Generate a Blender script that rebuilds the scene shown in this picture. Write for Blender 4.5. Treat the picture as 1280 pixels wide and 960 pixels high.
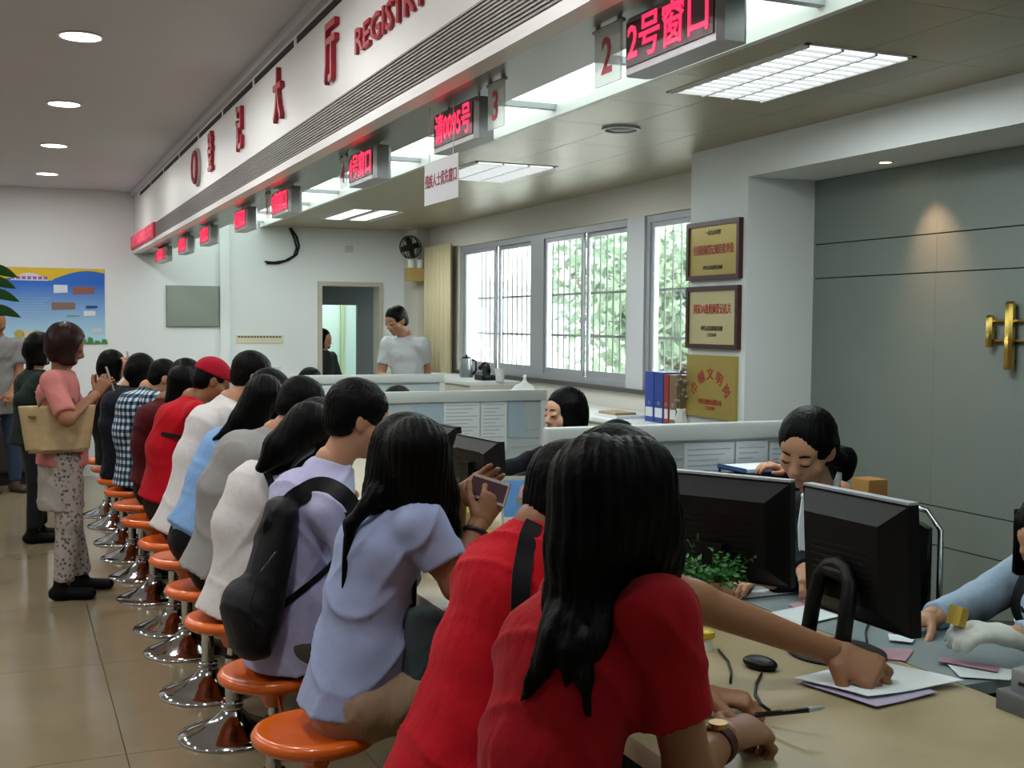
import bpy, math, random
import numpy as np
from mathutils import Vector, Matrix

# ------------------------------------------------------------------ camera, world, light, exposure
for o in list(bpy.data.objects):
    bpy.data.objects.remove(o)
SC = bpy.context.scene
COL = SC.collection
FPX, YAW, PITCH, ROLL = 1450.0, math.radians(23.361), math.radians(2.9256), math.radians(0.4206)
CAM = np.array([0.0, 0.0, 1.55])


def cam_axes():
    cy, sy = math.cos(YAW), math.sin(YAW)
    fw, rt, up = np.array([sy, cy, 0]), np.array([cy, -sy, 0]), np.array([0, 0, 1.0])
    cp, sp = math.cos(PITCH), math.sin(PITCH)
    fw, up = fw * cp - up * sp, up * cp + fw * sp
    cr, sr = math.cos(ROLL), math.sin(ROLL)
    rt, up = rt * cr + up * sr, up * cr - rt * sr
    return rt, up, fw


RT, UP, FW = cam_axes()


def on(px, py, **k):
    """world point on the plane X=, Y= or Z= that the photo pixel (px, py) looks at"""
    d = RT * (px - 640) / FPX - UP * (py - 480) / FPX + FW
    (a, v), = k.items()
    i = 'XYZ'.index(a)
    return CAM + d * ((v - CAM[i]) / d[i])


cam = bpy.data.cameras.new('camera')
cam.sensor_width, cam.lens, cam.clip_start = 36.0, 36.0 * FPX / 1280.0, 0.05
camo = bpy.data.objects.new('camera', cam)
COL.objects.link(camo)
camo.matrix_world = Matrix([[RT[0], UP[0], -FW[0], CAM[0]], [RT[1], UP[1], -FW[1], CAM[1]], [RT[2], UP[2], -FW[2], CAM[2]], [0, 0, 0, 1]])
SC.camera = camo

world = bpy.data.worlds.new('overcast_sky')
SC.world = world
world.use_nodes = True
_bg = world.node_tree.nodes['Background']
_bg.inputs[0].default_value = (0.93, 0.98, 1.0, 1)
_bg.inputs[1].default_value = 10.0

SC.view_settings.view_transform = 'Standard'
SC.view_settings.look = 'None'
SC.view_settings.exposure = 0.5
SC.view_settings.gamma = 1.0
SC.view_settings.use_curve_mapping = False
SC.cycles.use_denoising = True
SC.cycles.max_bounces = 8
SC.cycles.sample_clamp_indirect = 6.0
SC.cycles.caustics_reflective = False
SC.cycles.caustics_refractive = False

TUBE_W, DOWN_W = 15.0, 10.0      # watts of one fluorescent fixture, of one downlight


def area_light(name, loc, direction, sx, sy, watts, color=(1, 1, 1), portal=False, parent=None, disk=False):
    l = bpy.data.lights.new(name, 'AREA')
    l.shape = 'DISK' if disk else 'RECTANGLE'
    l.size, l.size_y, l.energy, l.color = sx, sy, watts, color
    if portal:
        l.cycles.is_portal = True
    o = bpy.data.objects.new(name, l)
    COL.objects.link(o)
    o.location = loc
    o.rotation_euler = Vector(direction).to_track_quat('-Z', 'Y').to_euler()
    return o


# daylight comes in through the window openings: portals only guide the sampling of the sky
area_light('window_portal', (4.32, 8.4, 1.71), (-1, 0, 0), 1.26, 5.1, 1, portal=True)

# ------------------------------------------------------------------ helpers: materials


def lin(h):
    h = h.lstrip('#')
    c = [int(h[i:i + 2], 16) / 255 for i in (0, 2, 4)]
    return tuple(x / 12.92 if x <= 0.04045 else ((x + 0.055) / 1.055) ** 2.4 for x in c)


MATS = {}


def M(name, col='#808080', rough=0.6, metal=0.0, bump=None, var=None, emit=0.0, trans=0.0, spec=0.5, stretch=None, coat=0.0, alpha=1.0, sheen=0.0, sss=0.0):
    """procedural principled material; bump=(scale, strength, distance), var=(scale, second colour, contrast)"""
    if name in MATS:
        return MATS[name]
    m = bpy.data.materials.new(name)
    m.use_nodes = True
    nt = m.node_tree
    b = nt.nodes['Principled BSDF']
    c = lin(col) + (1,)
    b.inputs['Base Color'].default_value = c
    b.inputs['Roughness'].default_value = rough
    b.inputs['Metallic'].default_value = metal
    b.inputs['Specular IOR Level'].default_value = spec
    b.inputs['Transmission Weight'].default_value = trans
    b.inputs['Coat Weight'].default_value = coat
    b.inputs['Sheen Weight'].default_value = sheen
    b.inputs['Alpha'].default_value = alpha
    if sss:
        b.inputs['Subsurface Weight'].default_value = sss
        b.inputs['Subsurface Radius'].default_value = (0.02, 0.008, 0.004)
        b.inputs['Subsurface Scale'].default_value = 0.4
    if emit:
        b.inputs['Emission Color'].default_value = c
        b.inputs['Emission Strength'].default_value = emit
    tc = None
    if bump or var:
        tc = nt.nodes.new('ShaderNodeTexCoord')
        src = tc.outputs['Object']
        if stretch:
            mp = nt.nodes.new('ShaderNodeMapping')
            mp.inputs['Scale'].default_value = stretch
            nt.links.new(src, mp.inputs['Vector'])
            src = mp.outputs['Vector']
    if bump:
        n = nt.nodes.new('ShaderNodeTexNoise')
        n.inputs['Scale'].default_value = bump[0]
        n.inputs['Detail'].default_value = 4
        bn = nt.nodes.new('ShaderNodeBump')
        bn.inputs['Strength'].default_value = bump[1]
        bn.inputs['Distance'].default_value = bump[2]
        nt.links.new(src, n.inputs['Vector'])
        nt.links.new(n.outputs['Fac'], bn.inputs['Height'])
        nt.links.new(bn.outputs['Normal'], b.inputs['Normal'])
    if var:
        n = nt.nodes.new('ShaderNodeTexNoise')
        n.inputs['Scale'].default_value = var[0]
        n.inputs['Detail'].default_value = 6
        n.inputs['Roughness'].default_value = 0.6
        r = nt.nodes.new('ShaderNodeValToRGB')
        w = var[2] / 2
        r.color_ramp.elements[0].position = 0.5 - w
        r.color_ramp.elements[1].position = 0.5 + w
        r.color_ramp.elements[0].color = c
        r.color_ramp.elements[1].color = lin(var[1]) + (1,)
        nt.links.new(src, n.inputs['Vector'])
        nt.links.new(n.outputs['Fac'], r.inputs['Fac'])
        nt.links.new(r.outputs['Color'], b.inputs['Base Color'])
    MATS[name] = m
    return m


# ------------------------------------------------------------------ helpers: geometry


class B:
    """collects simple solids into one vertex / face list"""

    def __init__(s):
        s.v, s.f = [], []

    def add(s, vs, fs):
        n = len(s.v)
        s.v += [tuple(map(float, p)) for p in vs]
        s.f += [tuple(i + n for i in f) for f in fs]
        return s

    def box(s, lo, hi):
        (a, b, c), (d, e, f) = lo, hi
        return s.add([(a, b, c), (d, b, c), (d, e, c), (a, e, c), (a, b, f), (d, b, f), (d, e, f), (a, e, f)],
                     [(0, 3, 2, 1), (4, 5, 6, 7), (0, 1, 5, 4), (1, 2, 6, 5), (2, 3, 7, 6), (3, 0, 4, 7)])

    def obox(s, c, ax, half):
        """oriented box: centre, three axes, half sizes"""
        c = np.array(c, float)
        ax = [np.array(a, float) / np.linalg.norm(a) for a in ax]
        vs = []
        for dz in (-1, 1):
            for dx, dy in ((-1, -1), (1, -1), (1, 1), (-1, 1)):
                vs.append(c + ax[0] * dx * half[0] + ax[1] * dy * half[1] + ax[2] * dz * half[2])
        return s.add(vs, [(0, 3, 2, 1), (4, 5, 6, 7), (0, 1, 5, 4), (1, 2, 6, 5), (2, 3, 7, 6), (3, 0, 4, 7)])

    def bevbox(s, lo, hi, r):
        """box with chamfered vertical and top edges"""
        (a, b, c), (d, e, f) = lo, hi
        def ring(i, z):
            return [(a + r, b + i, z), (d - r, b + i, z), (d - i, b + r, z), (d - i, e - r, z), (d - r, e - i, z), (a + r, e - i, z), (a + i, e - r, z), (a + i, b + r, z)]
        vs = ring(0, c) + ring(0, f - r) + ring(r * .6, f)
        fs = [tuple(range(7, -1, -1)), tuple(range(16, 24))]
        for k in (0, 8):
            for i in range(8):
                j = (i + 1) % 8
                fs.append((k + i, k + j, k + 8 + j, k + 8 + i))
        return s.add(vs, fs)

    def cyl(s, p0, p1, r0, r1=None, n=16):
        return s.tube([p0, p1], [r0, r0 if r1 is None else r1], n)

    def tube(s, pts, r, n=8, closed=False):
        pts = [np.array(p, float) for p in pts]
        m = len(pts)
        rs = r if isinstance(r, (list, tuple)) else [r] * m
        base = len(s.v)
        prev = None
        for i, p in enumerate(pts):
            t = pts[(i + 1) % m] - pts[i - 1] if closed else pts[min(i + 1, m - 1)] - pts[max(i - 1, 0)]
            t = t / (np.linalg.norm(t) + 1e-9)
            if prev is None:
                a = np.array([0, 0, 1.0]) if abs(t[2]) < .9 else np.array([1.0, 0, 0])
            else:
                a = prev
            u = a - t * (a @ t)
            u /= np.linalg.norm(u) + 1e-9
            prev = u
            w = np.cross(t, u)
            for k in range(n):
                q = 2 * math.pi * k / n
                s.v.append(tuple(p + rs[i] * (u * math.cos(q) + w * math.sin(q))))
        for i in range(m if closed else m - 1):
            j = (i + 1) % m
            for k in range(n):
                l = (k + 1) % n
                s.f.append((base + i * n + k, base + i * n + l, base + j * n + l, base + j * n + k))
        if not closed:
            s.f.append(tuple(base + k for k in range(n - 1, -1, -1)))
            s.f.append(tuple(base + (m - 1) * n + k for k in range(n)))
        return s

    def lathe(s, prof, c=(0, 0, 0), n=32):
        """revolve [(r, z), ...] about the vertical through c"""
        base = len(s.v)
        for r, z in prof:
            for k in range(n):
                q = 2 * math.pi * k / n
                s.v.append((c[0] + r * math.cos(q), c[1] + r * math.sin(q), c[2] + z))
        for i in range(len(prof) - 1):
            for k in range(n):
                l = (k + 1) % n
                s.f.append((base + i * n + k, base + i * n + l, base + (i + 1) * n + l, base + (i + 1) * n + k))
        s.f.append(tuple(base + k for k in range(n - 1, -1, -1)))
        s.f.append(tuple(base + (len(prof) - 1) * n + k for k in range(n)))
        return s

    def prism(s, poly, ext):
        """closed polygon of 3D points pushed along ext"""
        n = len(poly)
        e = np.array(ext, float)
        vs = [np.array(p, float) for p in poly]
        vs = vs + [p + e for p in vs]
        fs = [tuple(range(n - 1, -1, -1)), tuple(range(n, 2 * n))]
        for i in range(n):
            j = (i + 1) % n
            fs.append((i, j, n + j, n + i))
        return s.add(vs, fs)


def unit(v):
    v = np.array(v, float)
    return v / (np.linalg.norm(v) + 1e-12)


def link_mesh(name, v, f, mat, parent=None, smooth=False):
    me = bpy.data.meshes.new(name)
    me.from_pydata([tuple(p) for p in v], [], [tuple(q) for q in f])
    me.update()
    if smooth:
        me.polygons.foreach_set('use_smooth', [True] * len(me.polygons))
        if smooth == 'edges':
            me.set_sharp_from_angle(angle=math.radians(40))
    me.materials.append(mat)
    o = bpy.data.objects.new(name, me)
    COL.objects.link(o)
    if parent is not None:
        o.parent = parent
    return o


def root_frame(root):
    while root.parent is not None:
        root = root.parent
    return root.location, root.rotation_euler.z


def part(name, b, mat, parent, world=False, smooth='edges', kind=None, label=None):
    """one mesh; b holds coordinates local to the thing, or world ones with world=True"""
    v = b.v
    if world and parent is not None:
        (lx, ly, lz), a = root_frame(parent)
        ca, sa = math.cos(-a), math.sin(-a)
        v = [((x - lx) * ca - (y - ly) * sa, (x - lx) * sa + (y - ly) * ca, z - lz) for x, y, z in v]
    o = link_mesh(name, v, b.f, mat, parent, smooth)
    if kind:
        o['kind'] = kind
    if label:
        o['label'] = label
    return o


def tag(o, label, cat=None, group=None, kind=None):
    o['label'] = label
    if cat:
        o['category'] = cat
    if group:
        o['group'] = group
    if kind:
        o['kind'] = kind
    return o


def thing(name, label, cat, loc=(0, 0, 0), rotz=0.0, group=None, kind=None):
    o = bpy.data.objects.new(name, None)
    COL.objects.link(o)
    o.location = [float(c) for c in loc]
    o.rotation_euler = (0, 0, rotz)
    o.empty_display_size = 0.1
    return tag(o, label, cat, group, kind)


def solo(name, b, mat, label, cat, group=None, smooth='edges', kind=None):
    """a thing that is a single mesh; its origin goes to its base"""
    a = np.array(b.v)
    c = np.array([(a[:, 0].min() + a[:, 0].max()) / 2, (a[:, 1].min() + a[:, 1].max()) / 2, a[:, 2].min()])
    o = link_mesh(name, a - c, b.f, mat, None, smooth)
    o.location = [float(q) for q in c]
    return tag(o, label, cat, group, kind)


def struct(name, b, mat, parent=None, label=None, smooth=False):
    o = link_mesh(name, b.v, b.f, mat, parent, smooth)
    if parent is None:
        o['kind'] = 'structure'
        if label:
            o['label'] = label
    return o


def copy_tree(o, parent=None):
    c = o.copy()
    COL.objects.link(c)
    c.parent = parent
    for ch in o.children:
        copy_tree(ch, c)
    return c


def text_part(name, s, size, mat, loc, right, up, parent=None, ext=0.003, bold=0.0, sx=1.0, align='CENTER', world=True, label=None):
    """lettering as real mesh; right / up give the direction of writing"""
    cu = bpy.data.curves.new(name, 'FONT')
    cu.body, cu.size, cu.extrude, cu.offset = s, size, ext, bold
    cu.align_x, cu.align_y = align, 'CENTER'
    cu.resolution_u = 2
    t = bpy.data.objects.new(name + '_curve', cu)
    COL.objects.link(t)
    dg = bpy.context.evaluated_depsgraph_get()
    me = bpy.data.meshes.new_from_object(t.evaluated_get(dg))
    bpy.data.objects.remove(t)
    bpy.data.curves.remove(cu)
    r, u = unit(right), unit(up)
    n = np.cross(r, u)
    co = np.zeros(len(me.vertices) * 3, np.float32)
    me.vertices.foreach_get('co', co)
    co = co.reshape(-1, 3)
    w = np.array(loc, float) + co[:, :1] * r * sx + co[:, 1:2] * u + (co[:, 2:3] + ext) * n
    if world and parent is not None:
        (lx, ly, lz), a = root_frame(parent)
        ca, sa = math.cos(-a), math.sin(-a)
        x, y = w[:, 0] - lx, w[:, 1] - ly
        w = np.stack([x * ca - y * sa, x * sa + y * ca, w[:, 2] - lz], 1)
    me.vertices.foreach_set('co', w.astype(np.float32).ravel())
    me.update()
    me.materials.clear()
    me.materials.append(mat)
    o = bpy.data.objects.new(name, me)
    COL.objects.link(o)
    if parent is not None:
        o.parent = parent
    if label:
        o['label'] = label
    return o


YM, ZP, XP = (0, -1, 0), (0, 0, 1), (1, 0, 0)
# ------------------------------------------------------------------ the room
YB, ZC, ZS = 12.3, 2.85, 2.57          # back wall, hall ceiling, office ceiling
XF, XW, XG, XCOL = 1.15, 4.15, 4.17, 3.72   # bulkhead face, window wall, grey wall, column face
ZBEAM = 2.37
m_wall = M('white_wall_paint', '#e6eaeb', .75, bump=(30, .05, .005), var=(1.2, '#dfe3e4', .5))
m_hallceil = M('hall_ceiling_paint', '#cfcfd5', .8, var=(.8, '#c8c8ce', .5))
m_tile = M('polished_beige_tile', '#8f8268', .13, spec=.5, var=(3.0, '#82765e', .7))
m_grout = M('dark_grout', '#4a4338', .8)
m_white = M('white_lacquer', '#e2e2e0', .4)
m_wallbeige = M('beige_wall_paint', '#cfcac0', .75, bump=(30, .05, .005))
m_panelceil = M('olive_metal_ceiling_panel', '#b0a78c', .36, metal=.2, var=(.9, '#a79e83', .6))
m_dark = M('black_gap', '#121212', .8)
m_greystone = M('grey_green_stone', '#7c847f', .5, bump=(14, .12, .004), var=(2.2, '#727a75', .7))
m_alu = M('grey_aluminium_frame', '#a9abb0', .4, metal=.3)
m_soffit = M('polished_metal_soffit', '#8f918b', .32, metal=.6)
m_glow = M('backlit_milky_glass', '#e9fbf4', .3, emit=1.35)
m_tubeglow = M('fluorescent_diffuser', '#f4fbff', .3, emit=1.3)
m_glass = M('window_glass', '#f4fbf9', .02, trans=1.0, spec=.3)

# floor of separate polished tiles over a grout bed
fl = struct('floor', B().box((-4, -2.5, -.06), (4.4, 12.6, -.006)), m_grout, label='polished beige tile floor of the hall')
TW, TL = .8, 1.2
for i in range(-6, 6):
    for j in range(-6, 7):
        x0, x1 = .36 + i * TW, .36 + (i + 1) * TW
        y0, y1 = 5.5 + j * TL, 5.5 + (j + 1) * TL
        x0, x1, y0, y1 = max(x0, -4), min(x1, 4.35), max(y0, -2.5), min(y1, 12.3)
        if x1 - x0 > .05 and y1 - y0 > .05:
            struct('tile', B().box((x0 + .002, y0 + .002, -.02), (x1 - .002, y1 - .002, 0)), m_tile, fl)

struct('ceiling', B().box((-4, -2.5, ZC), (XF + .02, 12.6, ZC + .1)), m_hallceil, label='plain grey hall ceiling')
struct('wall_back', B().box((-4, YB, 0), (3.03, YB + .15, 3.0)).box((3.753, YB, 0), (4.4, YB + .15, 3.0)).box((3.03, YB, 2.0), (3.753, YB + .15, 3.0)), m_wall, label='white painted back wall')
struct('wall_left', B().box((-4.15, -2.5, 0), (-4, 12.6, 3.0)), m_wall)
struct('wall_front', B().box((-4.2, -2.65, 0), (4.5, -2.5, 3.0)), m_wall)
struct('trim_1', B().box((1.994, YB - .06, 0), (2.09, YB, 2.57)), m_wall, label='white pilaster on the back wall')
struct('trim_2', B().box((4.0, YB - .45, 0), (XW, YB, 2.57)), m_wallbeige, label='beige column in the corner by the curtain')

# window wall: parapet, lintel, piers; column, beam, recessed stone wall
WY0, WY1, WZ0, WZ1 = 5.9, 10.95, 1.09, 2.33
struct('wall_right', B().box((XW, WY0 - .3, 0), (XW + .2, 12.3, WZ0)).box((XW, WY0 - .3, WZ1), (XW + .2, 12.3, 2.75)).box((XW, WY1, WZ0), (XW + .2, 12.3, WZ1)).box((XW, 5.4, 0), (XW + .2, WY0, 2.75)), m_wallbeige, label='beige wall with the barred windows')
struct('trim_3', B().box((XCOL, 5.37, 0), (XW + .1, 5.95, 2.66)), m_wall, label='white column carrying the plaques')
struct('trim_4', B().box((XCOL, -2.5, ZBEAM), (XG + .15, 5.37, 2.66)), m_wall, label='white beam above the grey stone wall')
gw = struct('wall_stone', B().box((XG + .012, -2.5, 0), (XG + .15, 5.37, ZBEAM)), m_dark, label='grey-green stone panel wall behind the clerks')
rows = [0, .48, .672, 1.822, 2.012, ZBEAM]
ycut = [5.37, 4.42, 3.2, 2.0, .8, -.4, -1.6, -2.5]
for a, b in zip(rows, rows[1:]):
    for c, d in zip(ycut, ycut[1:]):
        struct('stone_panel', B().box((XG, d + .0006, a + .003), (XG + .02, c - .0006, b - .003)), m_greystone, gw)

# office ceiling of metal panels
oc = struct('ceiling_office', B().box((2.44, -2.5, ZS + .02), (XW + .2, 12.3, ZS + .08)), m_dark, label='olive metal panel ceiling over the office')
FIX = [(2.64, 3.46, 3.145, 4.44), (2.68, 6.80, 3.25, 7.72), (2.77, 10.08, 3.3, 11.2)]   # fluorescent recesses
y = -2.5
xs = [2.44, 2.9, 3.36, 3.82, 4.15]
while y < 12.3:
    y2 = min(y + .6, 12.3)
    for a, b in zip(xs, xs[1:]):
        struct('ceiling_panel', B().box((a + .0015, y + .0015, ZS), (b - .0015, y2 - .0015, ZS + .02)), m_panelceil, oc)
    y = y2
struct('trim_5', B().box((2.41, -2.5, ZS - .02), (2.44, 12.3, ZS + .10)), m_white, label='thin white edge strip beside the light panels')

# luminous strip between bulkhead and office ceiling
ls = struct('ceiling_light_strip', B().box((1.43, -2.5, 2.66), (2.44, 12.3, 2.7)), m_white, label='row of backlit milky glass ceiling panels')
dv = [5.09 + 1.0 * k for k in range(-7, 8)]
edges = [-2.5] + [d for d in dv if d > -2.4 and d < 12.2] + [12.3]
for a, b in zip(edges, edges[1:]):
    struct('light_panel', B().box((1.44, a + .03, 2.605), (2.405, b - .03, 2.63)), m_glow, ls)
    struct('divider', B().box((1.43, b - .02, 2.58), (2.41, b + .02, 2.66)), m_alu, ls)

# bulkhead with signboard, slots, grille and lower band
bh = struct('bulkhead', B().box((XF, -2.5, 2.272), (1.43, 12.3, ZC + .05)), m_white, label='white bulkhead with red lettering above the counter')
struct('lower_band', B().box((XF - .012, -2.5, 2.238), (XF + .05, 12.3, 2.272)), m_white, bh)
struct('soffit_panel', B().box((XF + .05, -2.5, 2.245), (1.43, 12.3, 2.271)), m_soffit, bh)
struct('ceiling_cove', B().box((XF - .03, -2.5, 2.80), (XF, 12.3, ZC)), m_hallceil, bh)
sl = [11.66 - .944 * k for k in range(0, 16)]
for a, b in zip(sl, sl[1:]):
    struct('air_slot', B().box((XF - .003, b + .04, 2.752), (XF + .001, a - .03, 2.782)), m_dark, bh)
m_slat = M('grey_grille_slat', '#817c78', .5, metal=.3)
struct('grille_back', B().box((XF - .002, -2.5, 2.274), (XF + .002, 10.3, 2.398)), M('grille_shadow', '#5a5553', .8), bh)
for k in range(11):
    z = 2.277 + k * .0112
    struct('grille_slat', B().box((XF - .012, -2.5, z), (XF - .001, 10.3, z + .0065)), m_slat, bh)
m_red = M('red_letter_lacquer', '#a81c30', .4)
m_redside = M('red_letter_edge', '#8d2433', .5)
for ch, yy in (('登', 7.31), ('记', 6.34), ('大', 5.36), ('厅', 4.40)):
    text_part('character', ch, .255, m_red, (XF - .001, yy, 2.575), YM, ZP, bh, ext=.010, bold=.004, sx=.68)
text_part('lettering', 'REGISTRY HALL', .125, m_red, (XF - .001, 4.08, 2.545), YM, ZP, bh, ext=.006, bold=.002, sx=1.42, align='LEFT')
part('emblem', B().tube([(XF - .02, 7.9, 2.57), (XF, 7.9, 2.57)], .125, 32), M('emblem_silver', '#a9a3a3', .4, metal=.3), bh)
part('emblem_ring', B().tube([(XF - .025, 7.9 + .1 * math.cos(q), 2.57 + .1 * math.sin(q)) for q in np.linspace(0, 2 * math.pi, 24, endpoint=False)], .012, 6, closed=True), m_redside, bh)
part('emblem_heart', B().prism([(XF - .03, 7.9 + .055 * math.cos(q), 2.57 + .075 * math.sin(q)) for q in np.linspace(0, 2 * math.pi, 12, endpoint=False)], (.012, 0, 0)), m_redside, bh)
tk = thing('led_ticker', 'long red LED ticker at the end of the bulkhead by the back wall', 'LED sign', (XF, 11.2, 2.27))
m_ledred = M('red_led_glow', '#ff2348', .5, emit=1.7)
m_leddim = M('dim_red_led_field', '#c02040', .5, emit=.28)
m_ledback = M('led_black_field', '#2b0a12', .4, emit=.12)
part('panel', B().box((XF - .03, 10.3, 2.272), (XF, 12.28, 2.40)), M('ticker_red_field', '#d02447', .5, emit=.05), tk, world=True)
text_part('lettering', '欢迎光临婚姻登记大厅', .12, M('ticker_text', '#ff6d86', .5, emit=.2), (XF - .031, 11.29, 2.336), YM, ZP, tk, ext=.001, sx=1.5)

# hall downlights: four in view, their row continued, plus an added unseen fill row
for x in (.31, -1.6):
    for k in range(-2, 4):
        yv = 5.70 + 1.79 * k
        nth = ['first', 'second', 'third', 'fourth', 'fifth', 'sixth'][3 - k]
        lab = 'round downlight beside the bulkhead, %s from the back wall' % nth if x > 0 else 'added unseen fill downlight in the grey hall ceiling, away from the bulkhead'
        t = thing('downlight', lab, 'downlight', (x, yv, ZC), group='round downlights of the hall ceiling')
        part('rim', B().lathe([(.098, 0), (.103, -.006), (.090, -.008), (.088, -.001)], n=28), m_white, t)
        part('lamp', B().lathe([(.0, -.003), (.088, -.003), (.088, -.001), (0, -.001)], n=28), M('downlight_glow', '#fbfdff', .4, emit=9.0), t)
        area_light('downlight_beam', (x, yv, ZC - .02), (0, 0, -1), .17, .17, DOWN_W, (1, .985, .96), disk=True)

# fluorescent fixtures
labs = ['fluorescent troffer with louvre strips above the clerk by the stone wall', 'fluorescent troffer in the middle of the metal ceiling', 'pair of fluorescent strips in the ceiling near the back wall']
for (x0, y0, x1, y1), lab in zip(FIX, labs):
    t = thing('fluorescent_light', lab, 'ceiling light', ((x0 + x1) / 2, (y0 + y1) / 2, ZS), group='fluorescent ceiling lights')
    n = 2 if y0 > 10 else 3
    part('frame', B().box((x0, y0, ZS - .004), (x0 + .02, y1, ZS)).box((x1 - .02, y0, ZS - .004), (x1, y1, ZS)).box((x0, y0, ZS - .004), (x1, y0 + .02, ZS)).box((x0, y1 - .02, ZS - .004), (x1, y1, ZS)), m_white, t, world=True)
    w = (x1 - x0 - .04) / n
    for k in range(n):
        a = x0 + .02 + k * w
        g = .045 if n == 2 else .006
        part('diffuser', B().box((a + g, y0 + .02, ZS - .003), (a + w - g, y1 - .02, ZS - .001)), m_tubeglow, t, world=True)
        for q in range(1, 14):
            if n == 3:
                yy = y0 + (y1 - y0) * q / 14
                part('louvre', B().box((a + g, yy - .002, ZS - .013), (a + w - g, yy + .002, ZS - .003)), m_white, t, world=True)
    for k in range(n + 1):
        a = x0 + .02 + k * w
        part('divider', B().box((a - .006, y0 + .02, ZS - .012), (a + .006, y1 - .02, ZS - .002)), m_white, t, world=True)
    area_light('fluorescent_glow', ((x0 + x1) / 2, (y0 + y1) / 2, ZS - .03), (0, 0, -1), x1 - x0, y1 - y0, TUBE_W, (.93, 1, .98))
t = thing('ceiling_vent', 'round grey vent in the metal ceiling', 'vent', (2.91, 5.34, ZS))
part('rim', B().lathe([(.10, 0), (.10, -.012), (.085, -.014), (.08, -.002)], n=28), m_alu, t)
part('cone', B().lathe([(.078, -.001), (.055, -.012), (.02, -.014), (0.0, -.014)], n=24), m_slat, t)
t = thing('wall_washer', 'small warm spotlight in the white beam over the stone wall', 'downlight', (3.98, 4.58, ZBEAM))
part('rim', B().lathe([(.04, 0), (.042, -.006), (.03, -.007), (.029, -.001)], n=20), m_white, t)
part('lamp', B().lathe([(0, -.003), (.028, -.003), (.028, -.001), (0, -.001)], n=16), M('warm_lamp', '#ffdfb0', .4, emit=12), t)
sp = bpy.data.lights.new('wall_washer_beam', 'SPOT')
sp.energy, sp.color, sp.spot_size, sp.spot_blend, sp.shadow_soft_size = 17, (1, .55, .30), math.radians(62), 1.0, .02
so = bpy.data.objects.new('wall_washer_beam', sp)
COL.objects.link(so)
so.location = (3.98, 4.46, ZBEAM - .03)
so.rotation_euler = Vector((.19, -.06, -.62)).to_track_quat('-Z', 'Y').to_euler()

# ------------------------------------------------------------------ windows, bars, curtain, outside
def window(n, y0, y1, cols):
    w = thing('window_%d' % n, 'grey aluminium sliding window', None, (XW + .1, (y0 + y1) / 2, WZ0), kind='structure')
    xa, xb = XW + .02, XW + .1
    f = .045
    for nm, lo, hi in (('frame_rail', (xa, y0, WZ0), (xb, y1, WZ0 + .05)), ('frame_rail', (xa, y0, WZ1 - .05), (xb, y1, WZ1)),
                       ('frame_stile', (xa, y0, WZ0 + .05), (xb, y0 + f, WZ1 - .05)), ('frame_stile', (xa, y1 - f, WZ0 + .05), (xb, y1, WZ1 - .05))):
        part(nm, B().box(lo, hi), m_alu, w, world=True)
    step = (y1 - y0 - 2 * f) / cols
    for k in range(cols):
        a, b = y0 + f + k * step, y0 + f + (k + 1) * step
        dx = .0 if k % 2 else .03
        s = part('sash', B().box((xa + .012 + dx, a, WZ0 + .05), (xa + .035 + dx, a + .035, WZ1 - .05)).box((xa + .012 + dx, b - .035, WZ0 + .05), (xa + .035 + dx, b, WZ1 - .05))
                 .box((xa + .012 + dx, a + .035, WZ0 + .05), (xa + .035 + dx, b - .035, WZ0 + .10)).box((xa + .012 + dx, a + .035, WZ1 - .085), (xa + .035 + dx, b - .035, WZ1 - .05)), m_alu, w, world=True)
        part('pane', B().box((xa + .021 + dx, a + .035, WZ0 + .10), (xa + .025 + dx, b - .035, WZ1 - .085)), m_glass, s, world=True)
window(1, 9.22, 10.95, 2)
window(2, 7.50, 9.04, 2)
window(3, 5.95, 7.25, 2)
struct('trim_6', B().box((XW + .02, 9.04, WZ0), (XW + .12, 9.22, WZ1)), m_alu, label='grey aluminium mullion between the windows')
struct('trim_7', B().box((XW + .0, 7.25, WZ0), (XW + .12, 7.5, WZ1)), M('light_mullion', '#c3c5c8', .45), label='broad light mullion between the windows')
struct('trim_8', B().box((XW - .03, 5.95, WZ0 - .03), (XW + .05, 11.0, WZ0)), M('dark_sill', '#4a4642', .5), label='thin dark window sill')
m_bar = M('painted_steel_bar', '#4c4e4d', .5, metal=.2)
wb = thing('window_bars', 'white steel security bars outside the windows', 'security bars', (4.5, 8.4, 1.0))
yy = 5.7
while yy < 11.3:
    part('bar', B().cyl((4.5, yy, 1.0), (4.5, yy, 2.45), .008, n=6), m_bar, wb, world=True)
    yy += .115
for z in (1.02, 1.46, 1.82, 2.40):
    part('crossbar', B().box((4.485, 5.6, z - .01), (4.515, 11.4, z + .01)), m_bar, wb, world=True)
for z in (1.02, 2.40):
    for yy in (5.8, 7.4, 9.1, 11.2):
        part('bracket', B().box((4.34, yy - .012, z - .012), (4.5, yy + .012, z + .012)), m_bar, wb, world=True)
m_curtain = M('beige_curtain', '#cfc39f', .85, bump=(20, .1, .01))
def curtain_sheet(x, y0, y1, z0, z1, waves, amp):
    b = B()
    n = waves * 10
    ring = []
    for i in range(n + 1):
        q = i / n
        ring.append((x + amp * math.sin(q * waves * 2 * math.pi), y0 + (y1 - y0) * q))
    for i in range(n):
        (xa, ya), (xb, yb) = ring[i], ring[i + 1]
        b.add([(xa, ya, z0), (xb, yb, z0), (xb, yb, z1), (xa, ya, z1), (xa + .006, ya, z0), (xb + .006, yb, z0), (xb + .006, yb, z1), (xa + .006, ya, z1)],
              [(0, 3, 2, 1), (4, 5, 6, 7), (0, 1, 5, 4), (3, 7, 6, 2)])
    return b
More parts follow.
